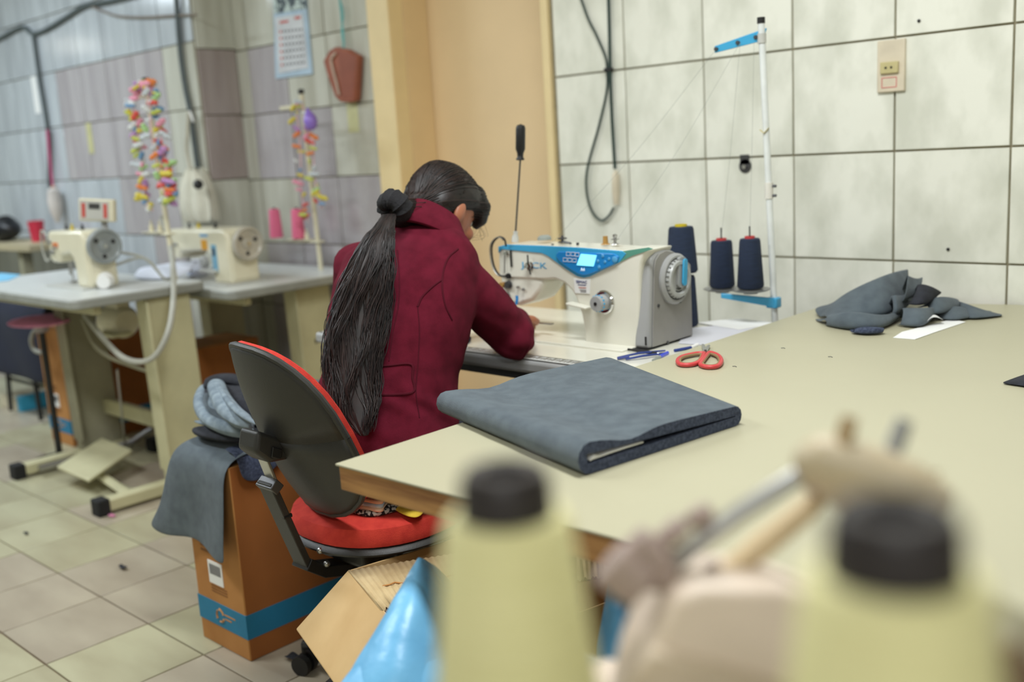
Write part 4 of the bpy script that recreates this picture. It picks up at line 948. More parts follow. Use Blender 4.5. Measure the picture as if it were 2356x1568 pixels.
# ------------------------------------------------------------ cardboard boxes with blue band
def tall_box(x0, x1, y0, y1, h, label, rich=True):
    t = thing('cardboard_box', label, 'box', ((x0+x1)/2, (y0+y1)/2, 0))
    G().box((x0, y0, 0), (x1, y1, h)).build('carton', card, t, bevel=.003)
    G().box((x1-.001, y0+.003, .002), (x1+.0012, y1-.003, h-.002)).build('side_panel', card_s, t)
    b0, b1 = .062, .130
    G().box((x0-.0015, y0-.0015, b0), (x1+.002, y1+.001, b1)).build('blue_band', bandb, t)
    g = G(); c = V((x0+(x1-x0)*.47, y0-.0022, (b0+b1)/2)); 
    for k in range(3):
        a0 = 2*PI*k/3+.3; P = [c+V((.018*math.cos(a0+s), 0, .018*math.sin(a0+s))) for s in (0, .5, 1.0, 1.4)]; g.tube(P, [.003, .003, .003, .0045], 4, flat=1)
    g.build('recycling_mark', orange, t)
    g = G()
    for k in range(2): g.box((c.x+.022, y0-.0024, c.z+.006-.012*k), (c.x+.075-.02*k, y0-.0012, c.z+.010-.012*k))
    g.build('band_print', orange, t)
    if rich:
        lx = x0+(x1-x0)*.32; lb = G().box((lx, y0-.002, .185), (lx+.070, y0+.001, .250)).build('label', white_s, t)
        g = G(); xx = lx+.008
        for k in range(16): wd = random.choice((.001, .002)); g.box((xx, y0-.0026, .212), (xx+wd, y0-.0019, .241)); xx += wd+.0018
        g.build('barcode', print_g, lb)
        pb_ = mat('print_brown', (140, 92, 48), .9)
        for k in range(3): G().box((lx+.004, y0-.0012, .176-.008*k), (lx+.082, y0-.0003, .179-.008*k)).build('printed_line', pb_, t)
        for k in range(2): G().box((lx-.03, y0-.0012, .284-.014*k), (lx+.06, y0-.0003, .291-.014*k)).build('printed_line', pb_, t)
    return t
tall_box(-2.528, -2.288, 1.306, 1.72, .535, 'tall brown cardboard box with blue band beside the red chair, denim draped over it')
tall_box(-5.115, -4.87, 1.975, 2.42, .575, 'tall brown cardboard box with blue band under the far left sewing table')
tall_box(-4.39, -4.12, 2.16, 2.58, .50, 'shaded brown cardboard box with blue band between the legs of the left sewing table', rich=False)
# grey denim cloth hanging over the box and the jeans pile on top
bx0, bx1, by0, by1, bz = -2.528, -2.286, 1.306, 1.72, .552
rows = []
for i in range(10):
    f = i/9; x = bx0-.020+(bx1-bx0+.030)*f
    wob = .007*math.sin(f*7+1)
    r = [V((x+.01, by0+.30, bz+.012)), V((x+.004, by0+.12, bz+.016)), V((x, by0+.02, bz+.012)), V((x-.008, by0-.014-wob*.6, bz-.02)), V((x-.02+.03*(f-.5), by0-.020-wob, bz-.09)), V((x-.035+.06*(f-.5), by0-.026-wob*1.6, bz-.17)), V((x-.055+.10*(f-.5), by0-.032-wob*2, bz-.215-.008*math.sin(f*9)-.012*f)), V((x-.062+.12*(f-.5), by0-.034-wob*2, bz-.240-.008*math.sin(f*9)-.018*f))]
    rows.append(r)
cloth('denim_cloth', rows, denim, 'grey denim cloth hanging down the front of the tall cardboard box', 'cloth', th=.004)
rows = [[V((bx1-.06+.0*k, by0+.02+k*.03, bz+.020)), V((bx1-.01, by0+.02+k*.03, bz+.018)), V((bx1+.014, by0+.02+k*.032, bz-.005)), V((bx1+.018, by0+.02+k*.034, bz-.05-.02*math.sin(k*1.1)))] for k in range(5)]
cloth('denim_cloth', rows, denim_d, 'darker denim corner folded over the right side of the tall cardboard box', 'cloth', th=.004)
def roll(name, pts, r, m, label, flat=.6, parent=None):
    s = spline(pts, 6); g = G(); rings = []
    for i, p in enumerate(s):
        tdir = (s[min(i+1, len(s)-1)]-s[max(i-1, 0)]).normalized(); u = tdir.cross(V((0, 0, 1))).normalized(); vv = u.cross(tdir)
        rr = r*(1+.05*math.sin(i*.33+len(label))+.03*math.sin(i*.7)); e = min(1, .35+min(i, len(s)-1-i)*.3)
        rings.append([p+(u*math.cos(a)+vv*math.sin(a)*flat)*rr*e*(1+.10*math.sin(3*a+i*.08)+.05*math.sin(7*a+i*.1)) for a in [2*PI*j/14 for j in range(14)]])
    g.loft(rings); o = g.build(name, m, parent, sub=1); return tag(o, label, 'cloth', 'denim pieces piled on the cardboard box') if label else o
z1 = bz+.02
def pz(a, b, z): return at_z(a, b, z)
roll('denim_piece', [pz(450, 985, z1+.015), pz(500, 1000, z1+.02), pz(560, 1005, z1+.02), pz(610, 990, z1+.02)], .030, denim_k, 'dark denim piece at the bottom front of the pile on the box', flat=.5)
roll('denim_piece', [pz(448, 968, z1+.03), pz(500, 978, z1+.035), pz(560, 990, z1+.035)], .012, denim_l, 'thin light denim strip sticking out left from the pile on the box', flat=.5)
roll('denim_piece', [pz(500, 905, z1+.05), pz(540, 930, z1+.055), pz(590, 940, z1+.055), pz(650, 950, z1+.05)], .075, denim_k, 'black denim lining making the bulk of the pile on the box', flat=.8)
for k, (o1, rr_) in enumerate(((0, .016), (14, .013), (26, .015))):
    roll('denim_piece', [pz(476+o1, 885+o1*.5, z1+.085), pz(458+o1*1.2, 925+o1*.4, z1+.075), pz(474+o1*1.6, 962-o1*.2, z1+.06), pz(520+o1, 985-o1*.4, z1+.05), pz(585, 994-o1*.6, z1+.045)], rr_, denim_l if k != 1 else denim, ['outermost pale denim fold curling down the left of the pile on the box', 'middle grey denim fold curling down the left of the pile on the box', 'inner pale denim fold curling down the left of the pile on the box'][k], flat=1.2)
roll('denim_piece', [pz(494, 876, z1+.115), pz(506, 912, z1+.115), pz(532, 950, z1+.10), pz(580, 982, z1+.08)], .026, denim_l, 'pale denim leg bending over the middle of the pile on the box', flat=.9)
roll('denim_piece', [pz(496, 872, z1+.128), pz(512, 905, z1+.130), pz(545, 945, z1+.118), pz(590, 976, z1+.09)], .008, denim_l, 'light denim seam edge on top of the pile on the box', flat=1)
roll('denim_piece', [pz(470, 892, z1+.10), pz(505, 874, z1+.115), pz(550, 878, z1+.115), pz(620, 900, z1+.09)], .022, denim_k, 'black denim waistband on top of the pile on the box', flat=.9)
roll('denim_piece', [pz(620, 905, z1+.05), pz(690, 895, z1+.06), pz(745, 900, z1+.06), pz(790, 930, z1+.05)], .045, denim, 'grey denim piece reaching behind the chair from the box pile', flat=.6)
roll('denim_piece', [pz(640, 950, z1+.02), pz(700, 940, z1+.02), pz(760, 950, z1+.02)], .045, denim, 'grey denim piece low behind the chair back', flat=.6)

# ------------------------------------------------------------ open carton with blue film in front
t = thing('open_carton', 'open cardboard carton with torn corrugated flap under the cutting table corner', 'box', (-1.42, 1.25, 0))
bzt = .43
Q0, Q1 = at_z(800, 1312, bzt), at_z(885, 1412, bzt)
dl = V((.22, .975, 0)).normalized(); QA = Q0+dl*.50
lv = (Q1-Q0); lv.z = 0
Q2 = Q1+dl*.50
wallp = [Q0, Q0+lv*2.0, Q0+lv*2.0+dl*.52, Q0+dl*.52]
g = G()
for i in range(4):
    a, b = wallp[i], wallp[(i+1) % 4]; n_ = (b-a).cross(V((0, 0, 1))).normalized()*.004
    g.prism([a, b, b-n_, a-n_], (0, 0, -bzt+.002))
g.build('carton_walls', card_l, t)
G().prism([V((p.x, p.y, .002)) for p in wallp], (0, 0, .004)).build('carton_bottom', card_l, t)
# outer flap folded down towards the camera's left
F0, F1 = at_z(682, 1445, bzt-.13), at_z(805, 1620, bzt-.13)
G().prism([Q0, Q0+lv*2.0, F1, F0], (0, 0, -.004)).build('outer_flap', card_l, t, bevel=.001)
# inner corrugated flap: ribbed sheet
C00, C01, C10, C11 = Q0, at_z(875, 1402, bzt), at_z(1398, 1215, bzt+.01), at_z(1400, 1322, bzt+.01)
C0m = at_z(970, 1275, bzt)
rows = []; NR = 170
for i in range(NR+1):
    f = i/NR; a = C00.lerp(C10, f); b = C01.lerp(C11, f)
    if f < .25: pass
    zz = .0013*math.sin(f*2*PI*NR/4)
    rag = .006*math.sin(i*.9)+.004*math.sin(i*2.3)
    rows.append([a+V((0, 0, zz)), a.lerp(b, .5)+V((0, 0, zz+.003)), b+(b-a).normalized()*rag+V((0, 0, zz))])
G().grid(rows).build('corrugated_flap', corr, t, solid=.0015, off=-1)
rows = [[a+V((0, 0, -.006)), b+V((0, 0, -.006))] for a, b in ((C00, C01), (C10, C11))]
G().grid(rows).build('flap_liner', card, t, solid=.001)
M0, M1 = C00.lerp(C01, .52), C10.lerp(C11, .60)
g = G()
P = [M0.lerp(M1, k/40)+V((0, 0, .0045+.0015*math.sin(k*1.7)))+(C01-C00).normalized()*.004*math.sin(k*2.1) for k in range(3, 16)]
g.tube(P, .0018, 4); g.build('torn_edge', card, t)
# clear plastic lip inside
G().grid([[at_z(825, 1338, bzt-.006), at_z(880, 1412, bzt-.006)], [at_z(835, 1335, bzt-.02), at_z(888, 1405, bzt-.02)]]).build('plastic_liner', bag_in, t, solid=.001)
# blue film
def film(name, L):      # rows of (px,py,depth)
    rows = [[at_d(a, b, d) for a, b, d in r] for r in L]
    return rows
rowsA = film('', ([(962, 1280, 1.66), (966, 1279, 1.66), (972, 1281, 1.66), (980, 1286, 1.67), (992, 1296, 1.70)],
    [(915, 1360, 1.60), (940, 1362, 1.57), (975, 1365, 1.57), (1020, 1370, 1.62), (1070, 1378, 1.70)],
    [(868, 1440, 1.57), (905, 1445, 1.52), (960, 1450, 1.53), (1020, 1455, 1.58), (1120, 1465, 1.70)],
    [(825, 1510, 1.54), (870, 1515, 1.49), (950, 1520, 1.49), (1040, 1525, 1.54), (1180, 1535, 1.68)],
    [(775, 1585, 1.52), (840, 1590, 1.46), (940, 1592, 1.46), (1060, 1595, 1.50), (1240, 1605, 1.62)],
    [(720, 1670, 1.50), (800, 1672, 1.44), (940, 1675, 1.44), (1080, 1675, 1.48), (1280, 1680, 1.58)]))
rowsB = film('', ([(1398, 1330, 1.56), (1410, 1322, 1.55), (1430, 1322, 1.56), (1450, 1335, 1.58)],
    [(1388, 1400, 1.54), (1420, 1395, 1.50), (1460, 1395, 1.53), (1510, 1405, 1.58)],
    [(1378, 1470, 1.53), (1420, 1468, 1.48), (1480, 1468, 1.50), (1560, 1480, 1.58)],
    [(1368, 1560, 1.52), (1420, 1560, 1.46), (1500, 1560, 1.48), (1600, 1570, 1.56)],
    [(1350, 1690, 1.50), (1420, 1690, 1.44), (1520, 1690, 1.46), (1620, 1690, 1.54)]))
t = thing('plastic_bag', 'crumpled light blue plastic film bag rising out of the open carton', 'bag', (-1.1, 1.15, .3))
for rw in (rowsA, rowsB): 
    o = G().grid(rw).build('film_fold', plast, t, solid=.002, sub=3, sharp=180)
    tx_ = bpy.data.textures.new('crumple', 'CLOUDS'); tx_.noise_scale = .12
    md = o.modifiers.new('d', 'DISPLACE'); md.texture = tx_; md.strength = .018; md.mid_level = .5
# scraps on the floor
for k, (a, b, s, l) in enumerate(((283, 1309, 1.0, 'small dark cloth scrap on the pale floor tiles, the one left of the tall box'), (60, 1229, .7, 'small dark cloth scrap on the floor near the left edge'), (678, 1522, 1.6, 'dark curled cloth scrap on the floor right of the tall box'))):
    p = at_z(a, b, 0); cloth('floor_scrap', [[p+V((x*s, y*s, .003+.010*s*abs(math.sin((x+y)*90+k)))) for x in (-.022, -.008, .006, .02)] for y in (-.008, 0, .01)], denim_k, l, 'scrap', th=.002)
p = at_z(258, 1188, 0); cloth('floor_scrap', [[p+V((x, y, .003+.004*abs(math.sin((x+y)*90)))) for x in (-.02, 0, .02)] for y in (-.01, 0, .01)], pinkc, 'tiny pink cloth scrap on the floor beside the black foot cap', 'scrap', th=.002)

# ------------------------------------------------------------ left sewing stations
def top_slab(g, x0, x1, y0, y1, z0, z1, r=.04):
    pts = []
    for cx, cy, a0 in ((x1-r, y0+r, -PI/2), (x1-r, y1-r, 0), (x0+r, y1-r, PI/2), (x0+r, y0+r, PI)):
        for k in range(6): a = a0+PI/2*k/5; pts.append(V((cx+r*math.cos(a), cy+r*math.sin(a), z0)))
    return g.prism(pts, (0, 0, z1-z0))
def station(name, label, x0, x1, y0, y1, z, legs, yl, m1, m2):
    t = thing(name, label, 'table', ((x0+x1)/2, (y0+y1)/2, 0))
    top_slab(G(), x0, x1, y0, y1, z-.038, z-.003).build('tabletop', tedge, t, bevel=.006)
    top_slab(G(), x0+.004, x1-.004, y0+.004, y1-.004, z-.004, z).build('top_surface', tgrey, t)
    G().box((x0+.1, y0+.10, z-.075), (x1-.06, y0+.13, z-.038)).build('front_rail', m1, t, bevel=.003)
    for k, lx in enumerate(legs):
        G().prism([V((lx-.02, yl-.10, .05)), V((lx-.02, yl+.10, .05)), V((lx-.02, yl+.085, z-.04)), V((lx-.02, yl-.115, z-.04))], (.04, 0, 0)).build('leg_plate', m1 if k else m2, t, bevel=.006)
        G().prism([V((lx-.045, yl-.10, .10)), V((lx-.045, yl-.09, .10)), V((lx-.045, yl-.105, z-.05)), V((lx-.045, yl-.115, z-.05))], (.09, 0, 0)).build('leg_flange', m1 if k else m2, t, bevel=.003)
        G().box((lx-.03, y0+.03, .012), (lx+.03, y1-.02, .06)).build('foot_bar', m1, t, bevel=.006)
        G().box((lx-.034, y0-.005, 0), (lx+.034, y0+.045, .066)).build('foot_cap', blackr, t, bevel=.006)
    G().box((legs[0], yl+.03, .20), (legs[1], yl+.06, .27)).build('crossbar', m1, t, bevel=.005)
    return t
ZA, ZB = .84, .80
ta = station('sewing_table', 'grey-topped sewing table on cream steel stand at the far left, pedal below', -5.0, -3.74, 1.585, 2.135, ZA, (-4.59, -3.79), 1.985, mcream2, mcream3)
pl_ = [at_z(a, b, z) for a, b, z in ((132, 1078, .07), (235, 1012, .10), (305, 1040, .10), (205, 1110, .06))]
G().prism(pl_, (0, 0, .012)).build('pedal', mcream2, ta, bevel=.003)
G().tube([at_z(230, 1092, .04), at_z(300, 1140, .04)], .022, 8, flat=.6).build('pedal_bar', mcream2, ta)
G().tube([at_z(90, 1078, .04), at_z(150, 1062, .04), at_z(300, 1020, .05), at_z(345, 990, .06)], .016, 8).build('pedal_linkage', steel, ta)
G().cyl(at_z(288, 1020, .10), at_z(270, 850, .5), .005, n=6).build('pedal_chain', steel, ta)
tb = station('sewing_table', 'grey-topped sewing table on cream steel stand behind, next to the wall and doorway', -4.68, -3.60, 2.15, 2.86, ZB, (-4.45, -3.72), 2.62, mcream2, mcream2)
G().box((-3.72+.021, 2.60, .50), (-3.72+.0225, 2.61, .52)).build('bolt', steel_d, tb)
# cream motors below the tops
def motor(name, c, label):
    t = thing(name, label, 'motor', c)
    G().lathe(V(c)+V((-.09, 0, 0)), (1, 0, 0), [(0, 0), (.060, 0), (.068, .02), (.068, .13), (.05, .16), (0, .165)], 24).build('housing', mcream, t)
    G().lathe(V(c)+V((-.13, 0, 0)), (1, 0, 0), [(0, 0), (.05, 0), (.05, .035), (0, .035)], 20).build('pulley', black, t)
    G().box((c[0]-.05, c[1]-.03, c[2]+.05), (c[0]+.05, c[1]+.03, c[2]+.14)).build('hanger', mcream, t, bevel=.004)
    G().box((c[0]-.03, c[1]-.09, c[2]-.05), (c[0]+.11, c[1]+.0, c[2]-.035)).build('bracket', mcream2, t, bevel=.003)
motor('motor', (-4.12, 1.93, .68), 'cream clutch motor hanging under the far left sewing table')
# machines
def old_machine(name, label, xr, yf, zt, L, h, dep, armx, wheel_m, extra):
    """xr = right end, yf = front face, L = total length"""
    t = thing(name, label, 'sewing machine', (xr-L/2, yf+dep/2, zt))
    xl = xr-L; pw = armx
    prof = [(xr, zt+.004), (xr-.004, zt+h*.86), (xr-.02, zt+h*.97), (xr-.05, zt+h), (xl+.02, zt+h*.985), (xl, zt+h*.93), (xl, zt+h*.50), (xl+.012, zt+h*.42), (xl+.085, zt+h*.42), (xl+.10, zt+h*.56), (xr-pw-.04, zt+h*.60), (xr-pw-.01, zt+h*.50), (xr-pw, zt+h*.3), (xr-pw, zt+.004)]
    G().prism([V((a, yf, b)) for a, b in prof], (0, dep, 0)).build('body', mcream, t, bevel=.014, seg=3)
    G().box((xl-.02, yf-.03, zt), (xr, yf+dep+.03, zt+.007)).build('bed', grey_l, t, bevel=.002)
    G().box((xr-.004, yf+.014, zt+.02), (xr+.004, yf+dep-.014, zt+h*.80)).build('end_plate', mcream, t, bevel=.003)
    wc = V((xr+.004, yf+dep*.52, zt+h*.72))
    wh = G().lathe(wc, (1, 0, 0), [(0, .0), (.03, 0), (.03, .012), (.066, .014), (.070, .020), (.070, .036), (.062, .040), (.055, .030), (.024, .026), (.018, .034), (0, .034)], 36).build('handwheel', wheel_m, t)
    for k in range(3):
        a = 2*PI*k/3+.4; G().ball(wc+V((.031, .040*math.cos(a), .040*math.sin(a))), (.002, .009, .009), 8, 5).build('wheel_opening', black, wh)
    G().cyl(wc+V((.032, 0, 0)), wc+V((.039, 0, 0)), .007, n=10).build('wheel_screw', chrome, wh)
    G().box((xl-.004, yf+.008, zt+h*.46), (xl+.001, yf+dep-.01, zt+h*.92)).build('face_plate', steel, t, bevel=.004)
    G().cyl((xl+.03, yf+dep/2, zt+h*.44), (xl+.03, yf+dep/2, zt+.04), .0045, n=8).build('needle_bar', steel, t)
    G().cyl((xl+.05, yf+dep/2, zt+h*.44), (xl+.05, yf+dep/2, zt+.02), .004, n=8).build('presser_bar', steel, t)
    G().box((xl+.035, yf+dep/2-.01, zt+.008), (xl+.062, yf+dep/2+.01, zt+.016)).build('presser_foot', steel, t)
    for k, (fx_, fz, r) in enumerate(((.03, .80, .010), (.045, .62, .012), (.08, .70, .008))):
        G().lathe(V((xl+fx_, yf, zt+h*fz)), (0, -1, 0), [(0, 0), (r, 0), (r, .006), (r*.5, .008), (r*.9, .016), (0, .016)], 12).build('thread_guide', steel, t)
    for k, fx_ in enumerate((.08, .16, .30)):
        G().lathe(V((xl+L*fx_*2, yf+dep*.5, zt+h*.985)), (0, 0, 1), [(0, 0), (.010, 0), (.008, .01), (.003, .012), (.006, .022), (0, .024)], 10).build('top_fitting', [steel_d, yel, black][k], t)
    extra(t, xl, xr, yf, dep, zt, h)
    return t
def exA(t, xl, xr, yf, dep, zt, h):
    G().box((xl+.05, yf-.002, zt+h*.70), (xl+.095, yf+.001, zt+h*.78)).build('orange_badge', mat('badge_orange', (226, 120, 40), .5), t)
    G().tube(spline([V((xl-.00, yf, zt+h*.9)), V((xl-.05, yf, zt+h*.98)), V((xl-.065, yf, zt+h*.7)), V((xl-.04, yf, zt+h*.45)), V((xl, yf, zt+h*.5))]), .004, 8).build('guard_wire', cabl, t)
    # operating panel on a stalk
    P = at_y(225, 483, yf+.08)
    RP = Matrix.Rotation(.70, 4, 'Z') @ Matrix.Rotation(.10, 4, 'Y')
    def pq(x, y, z): return P+RP @ V((x, y, z))
    pn_ = G().cbox(P, (.142, .03, .088), RP).build('display_panel', mcream, t, bevel=.005)
    G().cbox(pq(-.006, -.0155, .0), (.116, .003, .074), RP).build('panel_face', grey_l, pn_)
    G().cbox(pq(-.006, -.0175, .016), (.045, .002, .022), RP).build('panel_screen', steel_d, pn_)
    for s in (-.050, .038): G().cbox(pq(s, -.0175, -.001), (.015, .002, .056), RP).build('red_strip', print_r, pn_)
    G().cyl(P+V((0, .02, -.04)), V((P.x, P.y+.02, zt+h*.98)), .012, n=10).build('panel_stalk', grey, t)
    for q in ((-.03, .35), (-.02, .6)): G().tube(spline([V((xr-.03, yf+dep, zt+h*q[1])), V((xr+.03, yf+dep+.10, zt+.10)), V((xr+.06, yf+dep+.16, zt+.01)), V((xr+.04, yf+dep+.20, zt+.006))]), .006, 6).build('machine_cable', cabl, t)
def exB(t, xl, xr, yf, dep, zt, h):
    G().box((xr-.21, yf-.002, zt+h*.62), (xr-.165, yf+.001, zt+h*.80)).build('orange_badge', mat('badge_amber', (224, 160, 40), .5), t)
    G().box((xr-.135, yf-.002, zt+h*.22), (xr-.095, yf+.001, zt+h*.72)).build('blue_sticker', mat('sticker_blue', (120, 170, 196), .5), t)
    G().box((xr-.126, yf-.003, zt+h*.52), (xr-.106, yf, zt+h*.66)).build('navy_mark', print_k, t)
    G().lathe(V((xr-.185, yf, zt+h*.40)), (0, -1, 0), [(0, 0), (.024, 0), (.024, .02), (.018, .026), (0, .026)], 18).build('stitch_dial', grey, t)
    G().box((xr-.22, yf-.02, zt+h*.22), (xr-.10, yf, zt+h*.27)).build('feed_lever', grey_l, t, bevel=.002)
    g = G()
    for k in range(6): g.box((xr-.215+.011*k, yf-.0015, zt+h*.86), (xr-.207+.011*k, yf+.0005, zt+h*.905))
    g.build('maker_lettering', mat('letter_blue', (120, 176, 220), .5), t)
old_machine('sewing_machine', 'cream sewing machine with display panel on top on the far left table', -4.005, 1.775, ZA, .34, .232, .125, .11, mat('wheel_grey', (150, 156, 156), .35), exA)
old_machine('sewing_machine', 'cream sewing machine with orange badge on the table behind, nearer the doorway', -3.775, 2.27, ZB, .50, .232, .14, .14, mat('wheel_cream', (190, 184, 170), .3), exB)
# white cup on table A, white cloths
p = at_z(240, 664, ZA); t = thing('white_cup', 'small white plastic cup lying against the cream machine at far left', 'cup', p)
G().lathe(p+V((.02, -.01, .028)), (-.75, .6, .05), [(.0, .0), (.026, 0), (.030, .03), (.034, .045), (.031, .045), (.025, .004), (0, .004)], 20).build('cup_body', white_s, t)
cloth('white_cloth', [[at_z(a, b, z) for a, b, z in r] for r in ([(300, 640, ZA+.004), (350, 645, ZA+.004), (400, 640, ZA+.004), (440, 630, ZA+.004)], [(310, 625, ZA+.02), (350, 622, ZA+.035), (400, 612, ZA+.04), (450, 606, ZA+.04)], [(320, 612, ZA+.02), (360, 610, ZA+.03), (410, 602, ZA+.04), (470, 600, ZA+.03)])], whitec, 'white crumpled cloth on the grey table behind the far left machine', 'cloth', th=.006, jit=.004)
cloth('white_cloth', [[at_z(a, b, z) for a, b, z in r] for r in ([(425, 636, ZB+.01), (455, 634, ZB+.02), (480, 632, ZB+.01)], [(425, 615, ZB+.05), (450, 600, ZB+.06), (475, 606, ZB+.04)], [(430, 600, ZB+.05), (455, 592, ZB+.05), (480, 598, ZB+.03)])], whitec, 'small white cloth bunched beside the cream machine nearer the doorway', 'cloth', th=.006, jit=.004)
# blue paper at far left of table A
paper('paper_pattern', [(-40, 640), (0, 628), (48, 632), (20, 645), (-40, 652)], ZA+.001, 'pale blue paper lying at the left end of the far left table', mat('paper_blue', (120, 190, 226), .7))
# thread stands with garlands
def stand(name, label, base, top, trayz, spread, cones=None):
    t = thing(name, label, 'thread stand', base)
    G().cyl(base, top, .0105, n=12).build('pole', mcream, t); d = (top-base).normalized()
    G().cyl(top-d*.004, top+d*.016, .013, n=12).build('pole_cap', black, t)
    c = base.lerp(top, trayz)
    G().box((c.x-spread, c.y-.018, c.z-.008), (c.x+.03, c.y+.018, c.z)).build('tray_arm', mcream, t, bevel=.002)
    for dx in (-spread*.85, -spread*.40):
        G().lathe(c+V((dx, 0, 0)), (0, 0, 1), [(0, 0), (.04, 0), (.045, .004), (.01, .006), (.01, .03), (.004, .032), (.004, .05), (0, .05)], 18).build('cone_holder', mcream, t)
    a = base.lerp(top, .93); G().box((a.x-spread*.85, a.y-.006, a.z-.008), (a.x, a.y+.006, a.z+.008)).build('upper_arm', mcream, t, bevel=.002)
    return t
bA = at_z(425, 640, ZA); bA.y = 2.115; bA = V((-3.93, 2.10, ZA)); tA = at_y(335, 188, 2.12)
stand('thread_stand', 'cream thread stand at far left hung with coloured ribbon garlands', bA, tA, .24, .16)
bB = V((-3.80, 2.80, ZB)); bB = at_y(738, 615, 2.76); bB.z = ZB; tB = at_y(693, 214, 2.76)
stB = stand('thread_stand', 'cream thread stand by the doorway with pink cones and a purple balloon', bB, tB, .17, .20)
# pink cones
for a, b, l in ((638, 558, 'pink thread cone on the cream stand, the left one'), (689, 556, 'pink thread cone on the cream stand, the right one under the garland')):
    pB = at_y(a, b, 2.76); c0 = bB.lerp(tB, .17); pB.z = c0.z+.006
    cone('thread_cone', pB, .031, .024, .135, pinkt, black, l, 'pink cones on the cream stand', cr=.3)
def garland(label, y, path, n, seed, size=.016, cat='garland'):
    rnd = random.Random(seed); pts = spline([at_y(a, b, y) for a, b in path], 10); t = thing('ribbon_garland', label, cat, pts[-1])
    G().tube(pts, .0035, 6).build('cord', mat('cord_pink', (230, 190, 196), .8), t)
    L = len(pts)-1; protos = {}
    for i in range(n):
        f = i/n*L; k = int(f); p = pts[k].lerp(pts[min(k+1, L)], f-k)+V((rnd.uniform(-.024, .024), rnd.uniform(-.02, .01), rnd.uniform(-.008, .008)))
        m = garl[rnd.randrange(len(garl))]; s = size*rnd.uniform(.7, 1.25)
        g = G(); a = rnd.uniform(0, PI); d = V((math.cos(a), .3*math.sin(a*2), .45*math.sin(a)))
        # a knotted bow: two flared loops and a knot
        for sg in (1, -1): g.tube([p, p+d*s*.5*sg+V((0, -.002, .002)), p+d*s*1.25*sg], [s*.28, s*.55, s*.22], 6, flat=.8)
        g.ball(p+V((0, -.003, 0)), s*.35, 6, 4); o = g.build('bow', m, t)
    return t
yA = 2.08
garland('dense ribbon garland with orange and yellow bows down the left of the far left pole', yA, [(338, 190), (314, 205), (308, 250), (318, 300), (322, 350), (328, 400), (336, 450), (352, 485)], 48, 3, .025)
garland('dense multicoloured ribbon garland down the right of the far left pole, lowest bows orange', yA, [(340, 190), (356, 205), (362, 260), (372, 320), (378, 370), (390, 410), (398, 440), (380, 472)], 50, 5, .026)
garland('pink and green middle garland twisted round the far left pole', yA-.03, [(336, 195), (345, 250), (348, 310), (360, 370), (368, 420), (385, 455)], 14, 8, .024)
garland('sparse ribbon garland down the left of the pole by the doorway', 2.73, [(690, 238), (684, 262), (690, 320), (692, 380), (692, 430), (700, 480), (708, 510)], 19, 11, .022)
garland('sparse ribbon garland down the right of the pole by the doorway', 2.73, [(694, 238), (712, 300), (720, 330), (722, 380), (726, 420), (738, 450), (740, 480)], 19, 14, .022)
p = at_y(714, 275, 2.71); t = thing('balloon', 'small purple deflated balloon hanging on the pole by the doorway', 'balloon', p)
G().lathe(p+V((-.012, 0, .042)), (.25, 0, -1), [(.003, -.008), (.006, 0), (.014, .010), (.028, .035), (.030, .055), (.022, .078), (.008, .088), (0, .090)], 18).build('skin', purple, t); G().cyl(p+V((-.016, 0, .048)), p+V((-.010, 0, .038)), .006, n=8).build('knot', purple, t)
# wall things, left part
yl_ = LY-.022; ym = WY-.022
def wc(name, pts, r, m, label, y, cat='cable', n=8):
    return tag(G().tube(spline([at_y(a, b, y) for a, b in pts], 6), r, n).build(name, m), label, cat)
wc('wall_cable', [(-40, 105), (0, 88), (40, 66), (58, 64), (76, 78), (110, 66), (160, 35), (195, 14), (250, 4), (320, -12), (420, -30)], .013, cabg, 'thick grey cable running up along the top of the left wall', yl_)
wc('wall_cable', [(76, 78), (82, 120), (92, 190), (104, 260), (112, 330), (114, 430)], .012, cabg, 'thick grey cable dropping down the left wall beside the pink ribbon', yl_-.002)
wc('wall_cable', [(370, -330), (402, -40), (410, 60), (416, 130), (426, 200), (436, 250), (446, 320), (455, 385)], .013, cabg, 'thick grey cable hanging before the cream bag near the wall corner', yl_-.004)
wc('wall_wire', [(200, 10), (235, 25), (270, 37), (330, 40), (400, 36), (452, 34)], .006, mat('wire_brown', (140, 128, 116), .7), 'thin brown wire sagging across the top of the left wall', yl_)
wc('pink_ribbon', [(109, 298), (113, 345), (117, 390), (122, 432)], .008, mat('ribbon_magenta', (206, 80, 130), .7), 'magenta ribbon hanging from the grey cable on the left wall', yl_-.012, 'ribbon')
p = at_y(126, 480, yl_-.02); t = thing('small_bag', 'small whitish cloth bag hanging from the magenta ribbon', 'bag', p)
G().lathe(at_y(122, 430, yl_-.04), (0, 0, -1), [(.006, 0), (.035, .02), (.042, .09), (.036, .15), (.012, .21), (0, .215)], 16).build('pouch', mat('bag_white', (214, 206, 200), .9), t); G().cyl(at_y(122, 428, yl_-.04), at_y(122, 440, yl_-.04), .012, n=8).build('tie', mat('tie_orange', (226, 180, 150), .8), t)
